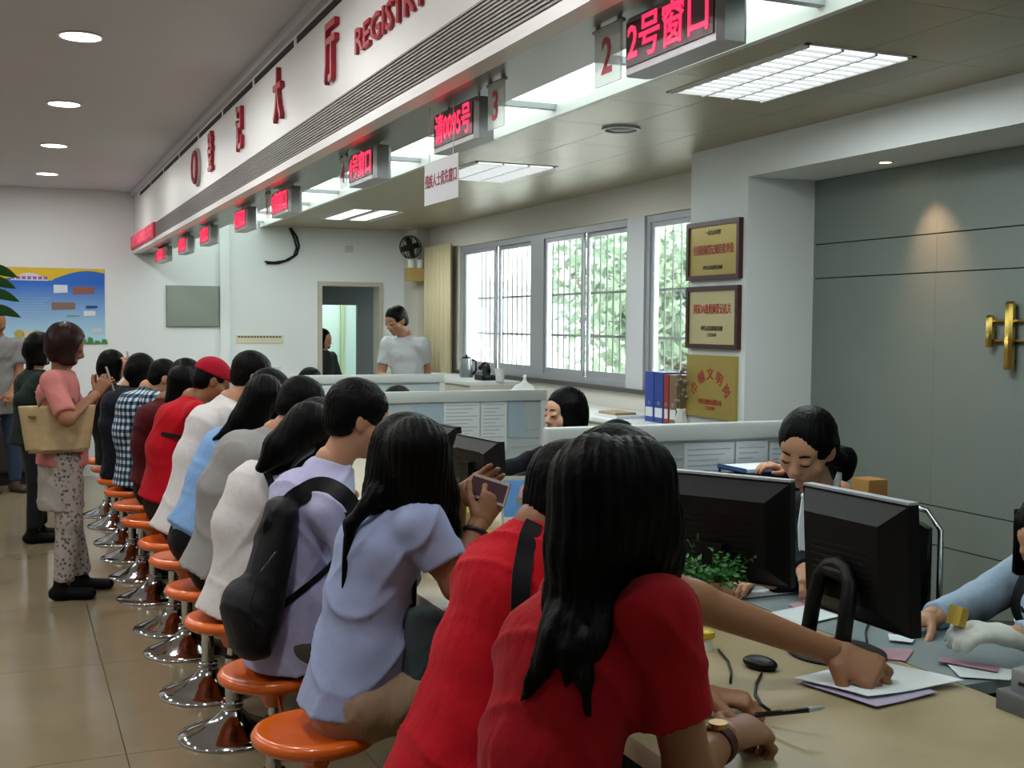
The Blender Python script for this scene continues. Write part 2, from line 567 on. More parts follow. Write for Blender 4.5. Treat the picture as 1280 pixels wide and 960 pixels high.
solo('curtain', curtain_sheet(4.06, 10.98, 11.75, .98, 2.36, 6, .025), m_curtain, 'beige curtain gathered beside the window at the corner', 'curtain', smooth=True)

# outside: pale court, neighbouring building, trees
struct('ground_outside', B().box((4.6, -10, -.3), (60, 60, -.25)), M('pale_concrete', '#c9c8c2', .9), label='pale concrete court outside the windows')
bd = thing('neighbour_building', 'pale apartment building beyond the window bars', 'building', (15, 34, -.25))
part('wall', B().box((11, 30, -.25), (22, 38, 12)), M('pale_render', '#cbc7c0', .9), bd, world=True)
for i in range(5):
    for j in range(3):
        x, z = 11.8 + i * 2.0, 1.2 + j * 3.1
        p = part('window', B().box((x, 29.97, z), (x + 1.1, 30.0, z + 1.5)), M('building_window', '#8d979c', .3), bd, world=True)
        part('window_hood', B().box((x - .1, 29.6, z + 1.55), (x + 1.2, 30.0, z + 1.62)), M('hood_red', '#b98d86', .8), bd, world=True)
rnd = random.Random(5)
m_leaf = [M('leaf_bright', '#50654a', .6, var=(3, '#6d8264', .6)), M('leaf_mid', '#3c5238', .6, var=(3, '#5a7052', .6))]
m_bark = M('tree_bark', '#5b5046', .9)
def tree(loc, h, r, n, k, lab):
    t = thing('tree', lab, 'tree', loc, group='trees outside the windows')
    tr = B().tube([(0, 0, 0), (.1, .05, h * .35), (-.05, 0, h * .7)], [.12, .09, .04], 8)
    for q in range(6):
        a = q * 1.05
        tr.tube([(0, 0, h * (.3 + .05 * q)), (r * .7 * math.cos(a), r * .7 * math.sin(a), h * (.5 + .06 * q))], [.04, .015], 6)
    part('trunk', tr, m_bark, t)
    f = B()
    for q in range(n):
        d = unit([rnd.gauss(0, 1), rnd.gauss(0, 1), rnd.gauss(0, .8)])
        rad = r * rnd.uniform(.35, 1) * (1 + .25 * math.sin(5 * d[0] + 7 * d[1]))
        c = np.array([0, 0, h * .68]) + d * rad * np.array([1, 1, h * .42 / r])
        u = unit([rnd.gauss(0, 1), rnd.gauss(0, 1), rnd.gauss(0, 1)])
        v = unit(np.cross(u, [rnd.gauss(0, 1), rnd.gauss(0, 1), rnd.gauss(0, 1)]))
        s = rnd.uniform(.07, .13)
        f.add([c - u * s, c + v * s * .45, c + u * s, c - v * s * .45], [(0, 1, 2, 3)])
    part('foliage', f, m_leaf[k], t, smooth=False, kind='stuff')
tree((7.6, 12.2, -.25), 2.9, 1.3, 2600, 0, 'bushy light green tree outside the middle window')
tree((8.8, 15.6, -.25), 3.6, 1.5, 2600, 1, 'darker green tree outside the window next to the curtain')
tree((8.2, 8.6, -.25), 2.6, 1.1, 1500, 0, 'low green tree outside the window beside the white column')
tree((11.5, 17.5, -.25), 4.2, 1.8, 2200, 1, 'tall green tree standing before the pale building')
# ------------------------------------------------------------------ counter, desks, partitions
ZT = .76
XT0, XT1 = 1.08, 1.93
m_marble = M('cream_marble_top', '#ab9c7e', .3, spec=.4, var=(5, '#968769', .55), bump=(40, .03, .002))
m_cpanel = M('counter_front_laminate', '#8d7c66', .5, var=(4, '#80705b', .5))
m_desk = M('grey_desk_laminate', '#7f8a8d', .35)
ct = thing('service_counter', 'long service counter with cream marble top along the stools', 'counter', (1.5, 5.5, 0))
for k, (a, b) in enumerate(((.2, 2.6), (2.6, 5.0), (5.0, 7.4), (7.4, 9.6), (9.6, 10.68))):
    part('worktop', B().bevbox((XT0, a + .001, ZT - .04), (XT1, b - .001, ZT), .008), m_marble, ct, world=True)
    part('front_panel', B().box((1.42, a, .08), (1.45, b - .004, ZT - .04)), m_cpanel, ct, world=True)
part('plinth', B().box((1.46, .2, 0), (1.86, 10.68, .08)), m_dark, ct, world=True)
part('back_panel', B().box((1.86, .2, .08), (1.89, 10.68, ZT - .04)), m_cpanel, ct, world=True)
for a, b, lab in ((1.93, 4.0, 'grey desk shelf behind the counter by the stone wall'), (4.14, 6.46, 'grey desk shelf between the two nearest partitions'), (6.6, 8.75, 'grey desk shelf past the second partition'), (8.88, 10.7, 'grey desk shelf by the farthest partitions')):
    t = thing('clerk_desk', lab, 'desk', (2.1, (a + b) / 2, 0), group='clerk desks behind the counter')
    part('desktop', B().box((1.935, a, ZT - .03), (2.28, b, ZT - .002)), m_desk, t, world=True)
    for yy in (a + .05, b - .09):
        part('leg', B().box((2.2, yy, 0), (2.24, yy + .04, ZT - .03)), m_alu, t, world=True)

m_rail = M('partition_rail', '#b4b8b7', .4, metal=.1)
m_frost = M('frosted_partition_panel', '#b7c2c4', .4, var=(1.5, '#aab5b8', .5))
m_paper = M('white_paper', '#d5dade', .7)
m_bluepaper = M('pale_blue_paper', '#9fb3c2', .7)
m_ink = M('grey_ink', '#7b838c', .8)
def partition(y, x0, x1, lab, papers):
    t = thing('desk_partition', lab, 'partition', ((x0 + x1) / 2, y, 0), group='partitions between the clerk desks')
    part('top_rail', B().bevbox((x0, y - .03, 1.085), (x1, y + .03, 1.15), .008), m_rail, t, world=True)
    part('post', B().box((x0, y - .028, 0), (x0 + .045, y + .028, 1.085)), M('white_partition_post', '#d3d6d5', .4), t, world=True)
    part('post', B().box((x1 - .045, y - .028, 0), (x1, y + .028, 1.085)), MATS['white_partition_post'], t, world=True)
    part('panel', B().box((x0 + .045, y - .012, .12), (x1 - .045, y + .012, 1.085)), m_frost, t, world=True)
    for k in range(5):
        z = .80 + k * .052
        part('groove_strip', B().box((x0 + .05, y - .015, z), (x1 - .05, y - .0121, z + .008)), m_rail, t, world=True)
    for (a, b, z0, z1, blue) in papers:
        s = part('pinned_sheet', B().box((a, y - .018, z0), (b, y - .0155, z1)), m_bluepaper if blue else m_paper, t, world=True)
        ln = B()
        for q in range(int((z1 - z0) / .022) - 1):
            z = z1 - .03 - q * .022
            ln.box((a + .015, y - .0186, z), (b - .015 - .03 * ((q * 7) % 3), y - .018, z + .006))
        if ln.v:
            part('print', ln, M('faint_print', '#aab2bb', .8), s, world=True)
partition(4.07, 1.90, 3.16, 'grey desk partition with pinned papers beside the clerk in navy', [(2.52, 2.76, .83, 1.07, 0), (2.77, 2.93, .80, 1.07, 0), (2.94, 3.1, .85, 1.06, 0), (2.64, 2.76, .80, .87, 1)])
partition(6.53, 1.95, 3.05, 'partition with white sheets behind the woman holding a phone', [(2.18, 2.36, .80, 1.08, 1), (2.37, 2.6, .78, 1.09, 0), (2.61, 2.78, .78, 1.09, 0), (2.79, 2.9, .86, 1.08, 1)])
partition(8.80, 1.95, 3.2, 'partition in front of the standing man in white shirt', [(2.2, 2.45, .8, 1.07, 0), (2.46, 2.6, .8, 1.07, 1)])
partition(10.75, 1.4, 2.3, 'farthest partition by the back wall with bare end', [])

# cabinets below the windows and what stands on them
m_cream = M('cream_cabinet', '#cfcab9', .55)
m_ctop = M('white_cabinet_top', '#dcdedd', .35)
def cabinet(y0, y1, x0, zt, lab, doors):
    t = thing('low_cabinet', lab, 'cabinet', ((x0 + 4.13) / 2, (y0 + y1) / 2, 0), group='low cabinets under the windows')
    part('body', B().box((x0, y0, .06), (4.13, y1, zt - .03)), m_cream, t, world=True)
    part('top', B().bevbox((x0 - .02, y0, zt - .03), (4.14, y1, zt), .006), m_ctop, t, world=True)
    part('plinth', B().box((x0 + .04, y0, 0), (4.13, y1, .06)), m_dark, t, world=True)
    w = (y1 - y0) / doors
    for k in range(doors):
        d = part('door', B().box((x0 - .016, y0 + k * w + .006, .08), (x0, y0 + (k + 1) * w - .006, zt - .05)), m_cream, t, world=True)
        part('handle', B().box((x0 - .03, y0 + (k + .8) * w, zt * .55), (x0 - .016, y0 + (k + .8) * w + .015, zt * .55 + .12)), m_alu, d, world=True)
cabinet(9.3, 11.2, 3.62, 1.055, 'taller cream cabinet below the window beside the curtain', 4)
cabinet(5.97, 9.28, 3.6, .935, 'long low cream cabinet with white top below the windows', 6)

# ------------------------------------------------------------------ orange stools
m_chrome = M('chrome', '#cfd0d2', .08, metal=1.0)
m_orange = M('orange_plastic', '#dc6417', .25, spec=.5, coat=.3)
def make_stool():
    t = thing('bar_stool', 'x', 'stool', (0, 0, 0), group='orange stools along the counter')
    part('base', B().lathe([(0, 0), (.198, 0), (.2, .006), (.196, .012), (.16, .026), (.11, .046), (.065, .072), (.042, .096), (.036, .105)], n=48), m_chrome, t, smooth=True)
    part('collar', B().lathe([(.038, .10), (.042, .104), (.042, .114), (.037, .118), (.040, .122), (.040, .130), (.028, .134)], n=28), m_chrome, t, smooth='edges')
    part('pedestal', B().lathe([(.0255, .10), (.0255, .30), (.0165, .302), (.0165, .37)], n=24), m_chrome, t)
    part('pole_ring', B().lathe([(.027, .296), (.027, .303), (.018, .306)], n=24), m_dark, t)
    part('seat', B().lathe([(0, .405), (.06, .405), (.13, .412), (.158, .418), (.172, .43), (.174, .443), (.166, .456), (.15, .46), (.12, .452), (.06, .446), (0, .444)], n=48), m_orange, t, smooth=True)
    part('seat_hub', B().lathe([(.022, .335), (.03, .34), (.045, .375), (.075, .405), (.10, .412)], n=28), m_orange, t, smooth=True)
    part('lever', B().tube([(.02, -.05, .39), (.035, -.10, .355), (.05, -.135, .29)], [.006, .006, .009], 8), m_orange, t)
    return t
STOOLS = [(.74, 1.72, 'the long-haired woman in red at the counter'), (.79, 2.36, 'the man in red with a black strap'), (.745, 3.05, 'the woman in pale blue blouse holding a phone'),
          (.75, 3.63, 'the man with the black backpack'), (.745, 4.36, 'the woman in white top'), (.74, 4.91, 'the person in grey sweater'),
          (.745, 5.57, 'the woman in sky blue shirt and black skirt'), (.74, 6.02, 'the man in white shirt at the counter'), (.72, 6.73, 'the man in red cap'),
          (.72, 7.33, 'the woman in maroon'), (.715, 7.94, 'the man in checked shirt'), (.71, 8.54, 'the seated woman in dark blue beside the checked shirt'), (.71, 9.25, 'the woman in black raising a phone')]
proto = make_stool()
for k, (x, y, who) in enumerate(STOOLS):
    o = proto if k == 0 else copy_tree(proto)
    o.location = (x, y, 0)
    o.rotation_euler.z = [0, .4, 2.7, -.3, .5, .1, -.4, .2, 0, .3, .6, .1, .2][k]
    o['label'] = 'orange stool with chrome pedestal under ' + who
extra = copy_tree(proto)
extra.location = (.7, 9.8, 0)
extra['label'] = 'empty orange stool with chrome pedestal farthest along the counter'

# ------------------------------------------------------------------ LED window signs, number plates, notice
m_case = M('silver_sign_case', '#a8aaac', .35, metal=.5)
m_field = M('led_matrix_field', '#33101a', .35, emit=.0, bump=(400, .2, .001))
def led_sign(y0, y1, z0, z1, txt, lab, small=False):
    x0, x1 = 1.265, 1.335
    t = thing('led_sign', lab, 'LED sign', (1.3, (y0 + y1) / 2, z0), group='LED window signs under the bulkhead')
    part('case', B().bevbox((x0, y0, z0), (x1, y1, z1), .012), m_case, t, world=True)
    part('screen', B().box((x0 - .003, y0 + .018, z0 + .016), (x0, y1 - .018, z1 - .016)), m_field if not small else m_leddim, t, world=True)
    w = y1 - y0 - .036
    n = sum(1.0 if ord(c) > 255 else .56 for c in txt)
    s = min((z1 - z0 - .036) * 1.12, w / n * 1.05)
    sz = (z1 - z0 - .036) * 1.1
    text_part('lettering', txt, sz, m_ledred, (x0 - .0035, (y0 + y1) / 2, (z0 + z1) / 2), YM, ZP, t, ext=.0005, sx=min(1.0, w / (n * sz) * .98), bold=.0012)
    for yy in (y0 + .06, y1 - .06):
        part('hanger', B().cyl((1.3, yy, z1), (1.3, yy, 2.246), .004, n=6), m_case, t, world=True)
led_sign(1.93, 2.315, 2.105, 2.232, '2号窗口', 'large red LED sign hanging next to the clear plate with a red 2')
led_sign(3.215, 3.592, 2.10, 2.225, '请0095号', 'red LED sign with four digits above the white hanging notice')
led_sign(4.255, 4.62, 2.10, 2.228, '4号窗口', 'red LED sign between the hanging notice sign and the far small ones')
for a, b, n, lab in ((5.72, 6.14, 5, 'fifth LED sign counted from the back wall'), (6.85, 7.23, 6, 'fourth LED sign counted from the back wall'), (8.22, 8.66, 7, 'third LED sign counted from the back wall'),
                     (9.35, 9.85, 8, 'second LED sign counted from the back wall'), (10.68, 11.5, 9, 'first LED sign counted from the back wall')):
    led_sign(a, b, 2.10, 2.228, '%d号窗口' % n, 'small red ' + lab, True)
m_acry = M('clear_acrylic', '#dfe9e6', .15, spec=.4, alpha=.55)
def number_plate(y0, y1, z0, z1, ch, lab):
    t = thing('number_plate', lab, 'number plate', (1.27, (y0 + y1) / 2, z0), group='acrylic window number plates')
    part('plate', B().box((1.268, y0, z0), (1.274, y1, z1)), m_acry, t, world=True)
    text_part('lettering', ch, .115, M('red_print', '#b3263a', .5), (1.267, (y0 + y1) / 2, (z0 + z1) / 2 - .003), YM, ZP, t, ext=.0006, bold=.002, sx=.95)
    part('hanging_rod', B().cyl((1.271, y0 - .01, z1 + .004), (1.271, y1 + .01, z1 + .004), .005, n=8), m_case, t, world=True)
    for yy in (y0 + .01, y1 - .01):
        part('clip', B().box((1.266, yy - .004, z1), (1.276, yy + .004, 2.246)), m_case, t, world=True)
number_plate(2.335, 2.46, 2.106, 2.232, '2', 'clear number plate beside the largest LED sign')
number_plate(3.01, 3.125, 2.106, 2.23, '3', 'clear number plate beside the LED sign above the hanging notice')
number_plate(4.66, 4.76, 2.108, 2.23, '4', 'small clear number plate one window past the hanging notice')
number_plate(6.20, 6.3, 2.108, 2.23, '5', 'tiny clear number plate before the small far LED signs')
t = thing('hanging_notice', 'white hanging notice with red text below the 请0095号 sign', 'notice', (1.25, 3.47, 1.935))
part('sheet', B().box((1.249, 3.315, 1.935), (1.252, 3.626, 2.07)), m_paper, t, world=True)
text_part('lettering', '残疾人士优先窗口', .046, M('dark_red_print', '#9c3550', .6), (1.2485, 3.47, 2.006), YM, ZP, t, ext=.0004, sx=.80, bold=.0006)
for yy in (3.58, 3.36):
    part('string', B().cyl((1.25, yy, 2.07), (1.25, yy, 2.245), .0015, n=5), m_white, t, world=True)

# ------------------------------------------------------------------ plaques, emblem
m_gold = M('brushed_gold_plate', '#b59f56', .38, metal=.35, var=(3, '#a38d47', .6))
m_gold2 = M('pale_gold_plate', '#cbbf94', .4, metal=.2, var=(3, '#bcae80', .6))
m_maroon = M('dark_red_wood_frame', '#43191c', .4)
m_plred = M('plaque_red', '#a8362c', .5)
m_plink = M('plaque_black', '#4c4632', .6)
def plaque(y0, y1, z0, z1, mat, lab, frame, lines, arc=None):
    t = thing('plaque', lab, 'plaque', (XCOL, (y0 + y1) / 2, z0), group='award plaques on the white column')
    f = .026 if frame else 0
    if frame:
        part('frame', B().box((XCOL - .03, y0, z0), (XCOL, y0 + f, z1)).box((XCOL - .03, y1 - f, z0), (XCOL, y1, z1)).box((XCOL - .03, y0 + f, z0), (XCOL, y1 - f, z0 + f)).box((XCOL - .03, y0 + f, z1 - f), (XCOL, y1 - f, z1)), m_maroon, t, world=True)
    part('plate', B().box((XCOL - .02, y0 + f, z0 + f), (XCOL - .002, y1 - f, z1 - f)), mat, t, world=True)
    c = (y0 + y1) / 2
    for s, z, size, col, sx in lines:
        text_part('lettering', s, size, col, (XCOL - .0205, c, z), YM, ZP, t, ext=.0008, sx=sx, bold=.0008)
    if arc:
        for k, ch in enumerate(arc):
            a = math.radians(-52 + 26 * k)
            text_part('lettering', ch, .075, m_plred, (XCOL - .0205, c - .21 * math.sin(a), z0 + .02 + .23 * math.cos(a)), (0, -math.cos(a), -math.sin(a)), (0, -math.sin(a), math.cos(a)), t, ext=.0008, bold=.001)
plaque(5.405, 5.95, 1.817, 2.152, m_gold, 'upper framed gold plaque with red lettering on the white column', True, [('全国婚姻登记规范化单位', 1.985, .06, m_plred, .64), ('一九九九年度', 2.085, .03, m_plink, .9), ('中华人民共和国民政部', 1.885, .025, m_plink, .8)])
plaque(5.41, 5.945, 1.42, 1.78, m_gold2, 'middle framed pale gold plaque reading 国家3A级婚姻登记机关', True, [('国家3A级婚姻登记机关', 1.645, .062, m_plred, .62), ('中华人民共和国民政部', 1.535, .03, m_plink, .75), ('二〇〇九年', 1.498, .022, m_plink, .9)])
plaque(5.43, 5.94, 1.02, 1.382, m_gold, 'lowest frameless gold plaque with arched lettering', False, [('中华全国妇女联合会', 1.11, .034, m_plred, .8), ('二〇〇八年', 1.075, .024, m_plred, .9)], arc='巾帼文明岗')
m_brass = M('polished_brass', '#c9a85a', .15, metal=1.0)
t = thing('brass_emblem', 'polished brass 中 shaped character on the stone wall', 'emblem', (XG, 3.925, 1.364))
part('bar', B().bevbox((XG - .05, 3.90, 1.364), (XG - .01, 3.945, 1.672), .012), m_brass, t, world=True)
for yy in (4.04, 3.805):
    part('side_bar', B().bevbox((XG - .045, yy - .018, 1.463), (XG - .01, yy + .018, 1.61), .01), m_brass, t, world=True)
for z in (1.495, 1.585):
    part('crosspiece', B().box((XG - .025, 3.82, z - .005), (XG - .01, 4.03, z + .005)), m_brass, t, world=True)
for yy, z in ((3.92, 1.4), (3.92, 1.64), (4.04, 1.53), (3.805, 1.53)):
    part('wall_pin', B().cyl((XG - .02, yy, z), (XG + .005, yy, z), .008, n=8), m_brass, t, world=True)

# ------------------------------------------------------------------ back wall things
def bw(px, py):
    return on(px, py, Y=YB)
t = thing('poster', 'blue and yellow information poster on the white back wall', 'poster', (.37, YB, 1.327))
x0, x1, z0, z1 = -.124, .866, 1.327, 2.074
mp = M('poster_blue_print', '#2f7fcf', .5)
nt = mp.node_tree
tc = nt.nodes.new('ShaderNodeTexCoord')
sep = nt.nodes.new('ShaderNodeSeparateXYZ')
rmp = nt.nodes.new('ShaderNodeValToRGB')
rmp.color_ramp.elements[0].color = lin('#b5e0ee') + (1,)
rmp.color_ramp.elements[1].color = lin('#1766c8') + (1,)
rmp.color_ramp.elements[1].position = .8
nt.links.new(tc.outputs['Generated'], sep.inputs[0])
nt.links.new(sep.outputs['Z'], rmp.inputs['Fac'])
nt.links.new(rmp.outputs['Color'], nt.nodes['Principled BSDF'].inputs['Base Color'])
part('sheet', B().box((x0, YB - .006, z0), (x1, YB - .001, z1)), mp, t, world=True)
def flat(pts, mat, name, dy, parent):
    return part(name, B().prism([(x0 + a * (x1 - x0), YB - dy, z0 + b * (z1 - z0)) for a, b in pts], (0, .002, 0)), mat, parent, world=True)
arc2 = [(1 - .47 * q, .86 + .11 * math.sin(math.pi * min(1, (1 - .0) * (.25 + .75 * q)))) for q in np.linspace(0, 1, 12)]
flat([(0, 1), (0, .84), (.12, .86), (.3, .9), (.5, .83)] + arc2[::-1] + [(1, 1)], M('poster_yellow', '#d9b81c', .5), 'yellow_band', .0085, t)
flat([(.12 + .36 * (i / 12), .83 + .10 * math.sin(math.pi * i / 12)) for i in range(13)], M('poster_pale', '#dccfe0', .5), 'title_cloud', .0095, t)
for i in range(7):
    flat([(.13 + .05 * i, .845), (.165 + .05 * i, .845), (.165 + .05 * i, .885), (.13 + .05 * i, .885)], M('poster_title_ink', '#7a6aa8', .5), 'title_mark', .0105, t)
pic = [(.52, .67, .13, .11, '#d6dfe8'), (.70, .66, .2, .1, '#8b5a4a'), (.5, .45, .22, .1, '#7e6a58'), (.82, .47, .11, .04, '#26407e'), (.80, .37, .11, .07, '#d9e0e6'), (.87, .14, .1, .07, '#c5ccd4'), (.64, .36, .12, .02, '#5f9a52')]
for a, b, w, h, c in pic:
    flat([(a, b), (a + w, b + .01), (a + w, b + h), (a, b + h)], M('poster_picture_' + c[1:], c, .5), 'picture', .0095, t)
for i in range(9):
    flat([(.17, .60 - i * .035), (.5 - .03 * (i % 3), .60 - i * .035), (.5 - .03 * (i % 3), .607 - i * .035), (.17, .607 - i * .035)], M('poster_line', '#8fb6da', .5), 'text_line', .0085, t)
for i in range(14):
    a = .1 + i * .066
    flat([(a, .0), (a + .07, .0), (a + .055, .04 + .02 * (i % 3)), (a + .015, .05 + .015 * ((i * 5) % 4))], M('poster_green', '#3f7f3c', .5), 'shrub', .009, t)
for a, c in ((.2, '#b9a04a'), (.36, '#a3b06a'), (.28, '#cfc8b0')):
    flat([(a + .045 * math.cos(q), .13 + .06 * math.sin(q)) for q in np.linspace(0, 6.28, 9)[:-1]], M('poster_flower_' + c[1:], c, .5), 'flower', .0098, t)

t = thing('wall_panel', 'flat grey-green panel box on the back wall', 'panel', (1.72, YB, 1.51))
part('door', B().bevbox((1.463, YB - .03, 1.51), (1.988, YB - .004, 1.922), .004), M('grey_green_panel', '#7f877e', .5), t, world=True)
part('frame', B().box((1.458, YB - .012, 1.505), (1.993, YB, 1.927)), M('panel_frame', '#8f968f', .5), t, world=True)
t = thing('notice_strip', 'narrow cream notice strip low on the back wall', 'notice', (2.41, YB, 1.33))
part('strip', B().box((2.162, YB - .006, 1.335), (2.66, YB, 1.42)), M('cream_card', '#d8d0b8', .7), t, world=True)
ln = B()
for i in range(14):
    ln.box((2.18 + .033 * i, YB - .008, 1.395), (2.205 + .033 * i, YB - .0055, 1.41))
part('print', ln, m_plink, t, world=True)
p = [on(x, y, Y=YB - .02) for x, y in ((363, 285), (371, 296), (374, 308), (371, 318), (361, 325), (348, 329), (333, 329))]
p2 = [on(x, y, Y=YB - .03) for x, y in ((362, 285), (368, 298), (371, 310), (367, 320), (356, 326), (342, 328), (331, 327))]
t = thing('cable_loop', 'loose black cables hanging in a loop on the back wall', 'cable', p[-1])
part('cable', B().tube(p, .012, 8), m_dark, t, world=True, smooth=True)
part('cable', B().tube(p2, .010, 8), m_dark, t, world=True, smooth=True)
solo('junction_box', B().bevbox((3.33, YB - .04, 2.32), (3.41, YB, 2.39), .006), M('pale_plastic', '#bfc1c0', .5), 'small pale junction box on the wall above the door', 'box')
t = thing('wall_fan', 'dark wall fan high in the corner above the wooden shelf', 'fan', (4.06, 11.8, 2.3))
c = np.array(on(513, 309, Y=11.7))
for q in np.linspace(0, math.pi, 7)[:-1]:
    part('cage_ring', B().tube([c + np.array([.12 * math.cos(a) * math.cos(q), .12 * math.cos(a) * math.sin(q) * .5, .12 * math.sin(a)]) for a in np.linspace(0, 2 * math.pi, 20, endpoint=False)], .004, 5, closed=True), m_dark, t, world=True)
for q in range(4):
    a = q * math.pi / 2 + .3
    part('blade', B().obox(c + np.array([.055 * math.cos(a), 0, .055 * math.sin(a)]), [(math.cos(a), .2, math.sin(a)), (-math.sin(a), .3, math.cos(a)), (0, 1, 0)], (.05, .03, .003)), m_dark, t, world=True)
part('motor', B().cyl(c + [0, .02, 0], c + [0, .14, 0], .035, n=14), m_dark, t, world=True)
part('bracket', B().tube([c + [0, .1, 0], c + [0, .12, -.08], [c[0], 11.85, c[2] - .1]], .012, 8), m_alu, t, world=True)
s0, s1 = on(508, 335, Y=11.8), on(538, 352, Y=11.8)
t = thing('wall_shelf', 'small yellow wooden wall box with two cups on top', 'shelf', ((s0[0] + s1[0]) / 2, 11.82, s1[2]))
part('box', B().box((s0[0], 11.72, s1[2]), (min(s1[0], 4.14), 11.86, s0[2])), M('yellow_wood', '#b69a5e', .55, var=(6, '#a4874d', .6)), t, world=True)
for k in range(2):
    cx = s0[0] + .05 + .10 * k
    solo('white_cup', B().lathe([(0, 0), (.032, 0), (.038, .09), (.034, .09), (.029, .006), (0, .006)], (cx, 11.79, s0[2] + .001), n=20), m_white, ('left' if k == 0 else 'right') + ' white cup on the yellow wooden wall box', 'cup')

# doorway and the lit room beyond
m_jamb = M('dark_grey_door_frame', '#55575b', .5)
struct('door_1', B().box((3.03, YB - .03, 0), (3.075, YB + .2, 1.955)).box((3.71, YB - .03, 0), (3.753, YB + .2, 1.955)).box((3.03, YB - .03, 1.955), (3.753, YB + .2, 2.0)), M('beige_door_frame', '#b9b3a4', .6), label='doorway in the back wall')
struct('door_2', B().box((3.075, YB + .6, 1.76), (3.9, YB + .66, 2.3)).box((3.0, YB + .6, 0), (3.12, YB + .66, 1.76)).box((3.64, YB + .6, 0), (3.9, YB + .66, 1.76)), m_jamb, label='dark inner door frame with transom beyond the doorway')
struct('wall_passage', B().box((2.6, YB + 2.2, 0), (4.6, YB + 2.25, 2.5)).box((2.6, YB + .15, 0), (2.65, YB + 2.2, 2.5)).box((4.55, YB + .15, 0), (4.6, YB + 2.2, 2.5)).box((2.6, YB + .15, 2.4), (4.6, YB + 2.2, 2.5)).box((2.6, YB + .15, -.05), (4.6, YB + 2.2, 0)), M('pale_green_paint', '#bfd4cd', .7), label='pale green walls of the passage beyond')
t = thing('passage_lamp', 'ceiling lamp in the passage beyond the doorway', 'ceiling light', (3.5, YB + 1.5, 2.4))
part('diffuser', B().box((3.2, YB + 1.2, 2.385), (3.8, YB + 1.8, 2.40)), m_tubeglow, t, world=True)
area_light('passage_glow', (3.5, YB + 1.5, 2.36), (0, 0, -1), .6, .6, 14, (.95, 1, .98))
struct('door_3', B().box((3.36, YB + 2.15, 0), (3.40, YB + 2.2, 2.0)).box((3.86, YB + 2.15, 0), (3.9, YB + 2.2, 2.0)), M('yellow_green_jamb', '#a8b98a', .6), label='pale door jamb at the end of the passage')

# dark side counter and tall plant at the far left of the hall
t = thing('side_cabinet', 'low dark cabinet against the back wall behind the standing people', 'cabinet', (-.1, 12.05, 0))
part('body', B().box((-.9, 11.86, .12), (.62, 12.28, .62)), M('dark_wood', '#3a3431', .5), t, world=True)
part('top', B().box((-.92, 11.83, .62), (.64, 12.28, .66)), M('grey_top', '#6c6a66', .4), t, world=True)
part('plinth', B().box((-.88, 11.9, 0), (.6, 12.28, .12)), m_dark, t, world=True)
for k in range(3):
    d = part('door', B().box((-.88 + k * .5, 11.845, .14), (-.40 + k * .5, 11.86, .60)), M('dark_wood', '#3a3431', .5), t, world=True)
    part('knob', B().cyl((-.45 + k * .5, 11.82, .4), (-.45 + k * .5, 11.845, .4), .012, n=8), m_alu, d, world=True)
# ------------------------------------------------------------------ organic shapes: distance fields turned into one continuous skin


def rc(a, b, ra, rb, flat=''):
    """tapered limb from a to b; flat 'a' / 'b' cuts that end square"""
    a, b = np.array(a, float), np.array(b, float)
    L = np.linalg.norm(b - a) + 1e-9
    u = (b - a) / L
    r = max(ra, rb)

    def f(x, y, z):
        px, py, pz = x - a[0], y - a[1], z - a[2]
        h = px * u[0] + py * u[1] + pz * u[2]
        t = np.clip(h / L, 0, 1)
        d = np.sqrt((px - t * L * u[0]) ** 2 + (py - t * L * u[1]) ** 2 + (pz - t * L * u[2]) ** 2) - (ra + (rb - ra) * t)
        if 'b' in flat:
            d = np.maximum(d, h - L)
        if 'a' in flat:
            d = np.maximum(d, -h)
        return d
    return f, np.minimum(a, b) - r, np.maximum(a, b) + r


def ec(a, b, lat, l, w, flat=''):
    """tapered limb with an elliptical section: l = widths along lat at both ends, w = depths"""
    a, b = np.array(a, float), np.array(b, float)
    L = np.linalg.norm(b - a) + 1e-9
    u = (b - a) / L
    v = np.array(lat, float)
    v = unit(v - u * (v @ u))
    n = np.cross(u, v)
    r = max(l[0], l[1], w[0], w[1])

    def f(x, y, z):
        px, py, pz = x - a[0], y - a[1], z - a[2]
        h = px * u[0] + py * u[1] + pz * u[2]
        t = np.clip(h / L, 0, 1)
        o = h - t * L
        p = px * v[0] + py * v[1] + pz * v[2]
        q = px * n[0] + py * n[1] + pz * n[2]
        ll, ww = l[0] + (l[1] - l[0]) * t, w[0] + (w[1] - w[0]) * t
        k0 = np.sqrt((p / ll) ** 2 + (q / ww) ** 2 + (o / ww) ** 2)
        k1 = np.sqrt((p / ll ** 2) ** 2 + (q / ww ** 2) ** 2 + (o / ww ** 2) ** 2) + 1e-6
        d = k0 * (k0 - 1) / k1
        d = np.where(k0 < .05, -np.minimum(ll, ww), d)
        if 'b' in flat:
            d = np.maximum(d, h - L)
        if 'a' in flat:
            d = np.maximum(d, -h)
        return d
    return f, np.minimum(a, b) - r, np.maximum(a, b) + r


def ell(c, r, ax):
    c = np.array(c, float)
    e = [unit(q) for q in ax]
    m = max(r)

    def f(x, y, z):
        px, py, pz = x - c[0], y - c[1], z - c[2]
        k0 = k1 = 0
        for q, s in zip(e, r):
            d = px * q[0] + py * q[1] + pz * q[2]
            k0 = k0 + (d / s) ** 2
            k1 = k1 + (d / s ** 2) ** 2
        k0 = np.sqrt(k0)
        k1 = np.sqrt(k1) + 1e-6
        return np.where(k0 < .05, -min(r), k0 * (k0 - 1) / k1)
    return f, c - m, c + m


def sub(p, k=.012):
    return ('s', p, k)


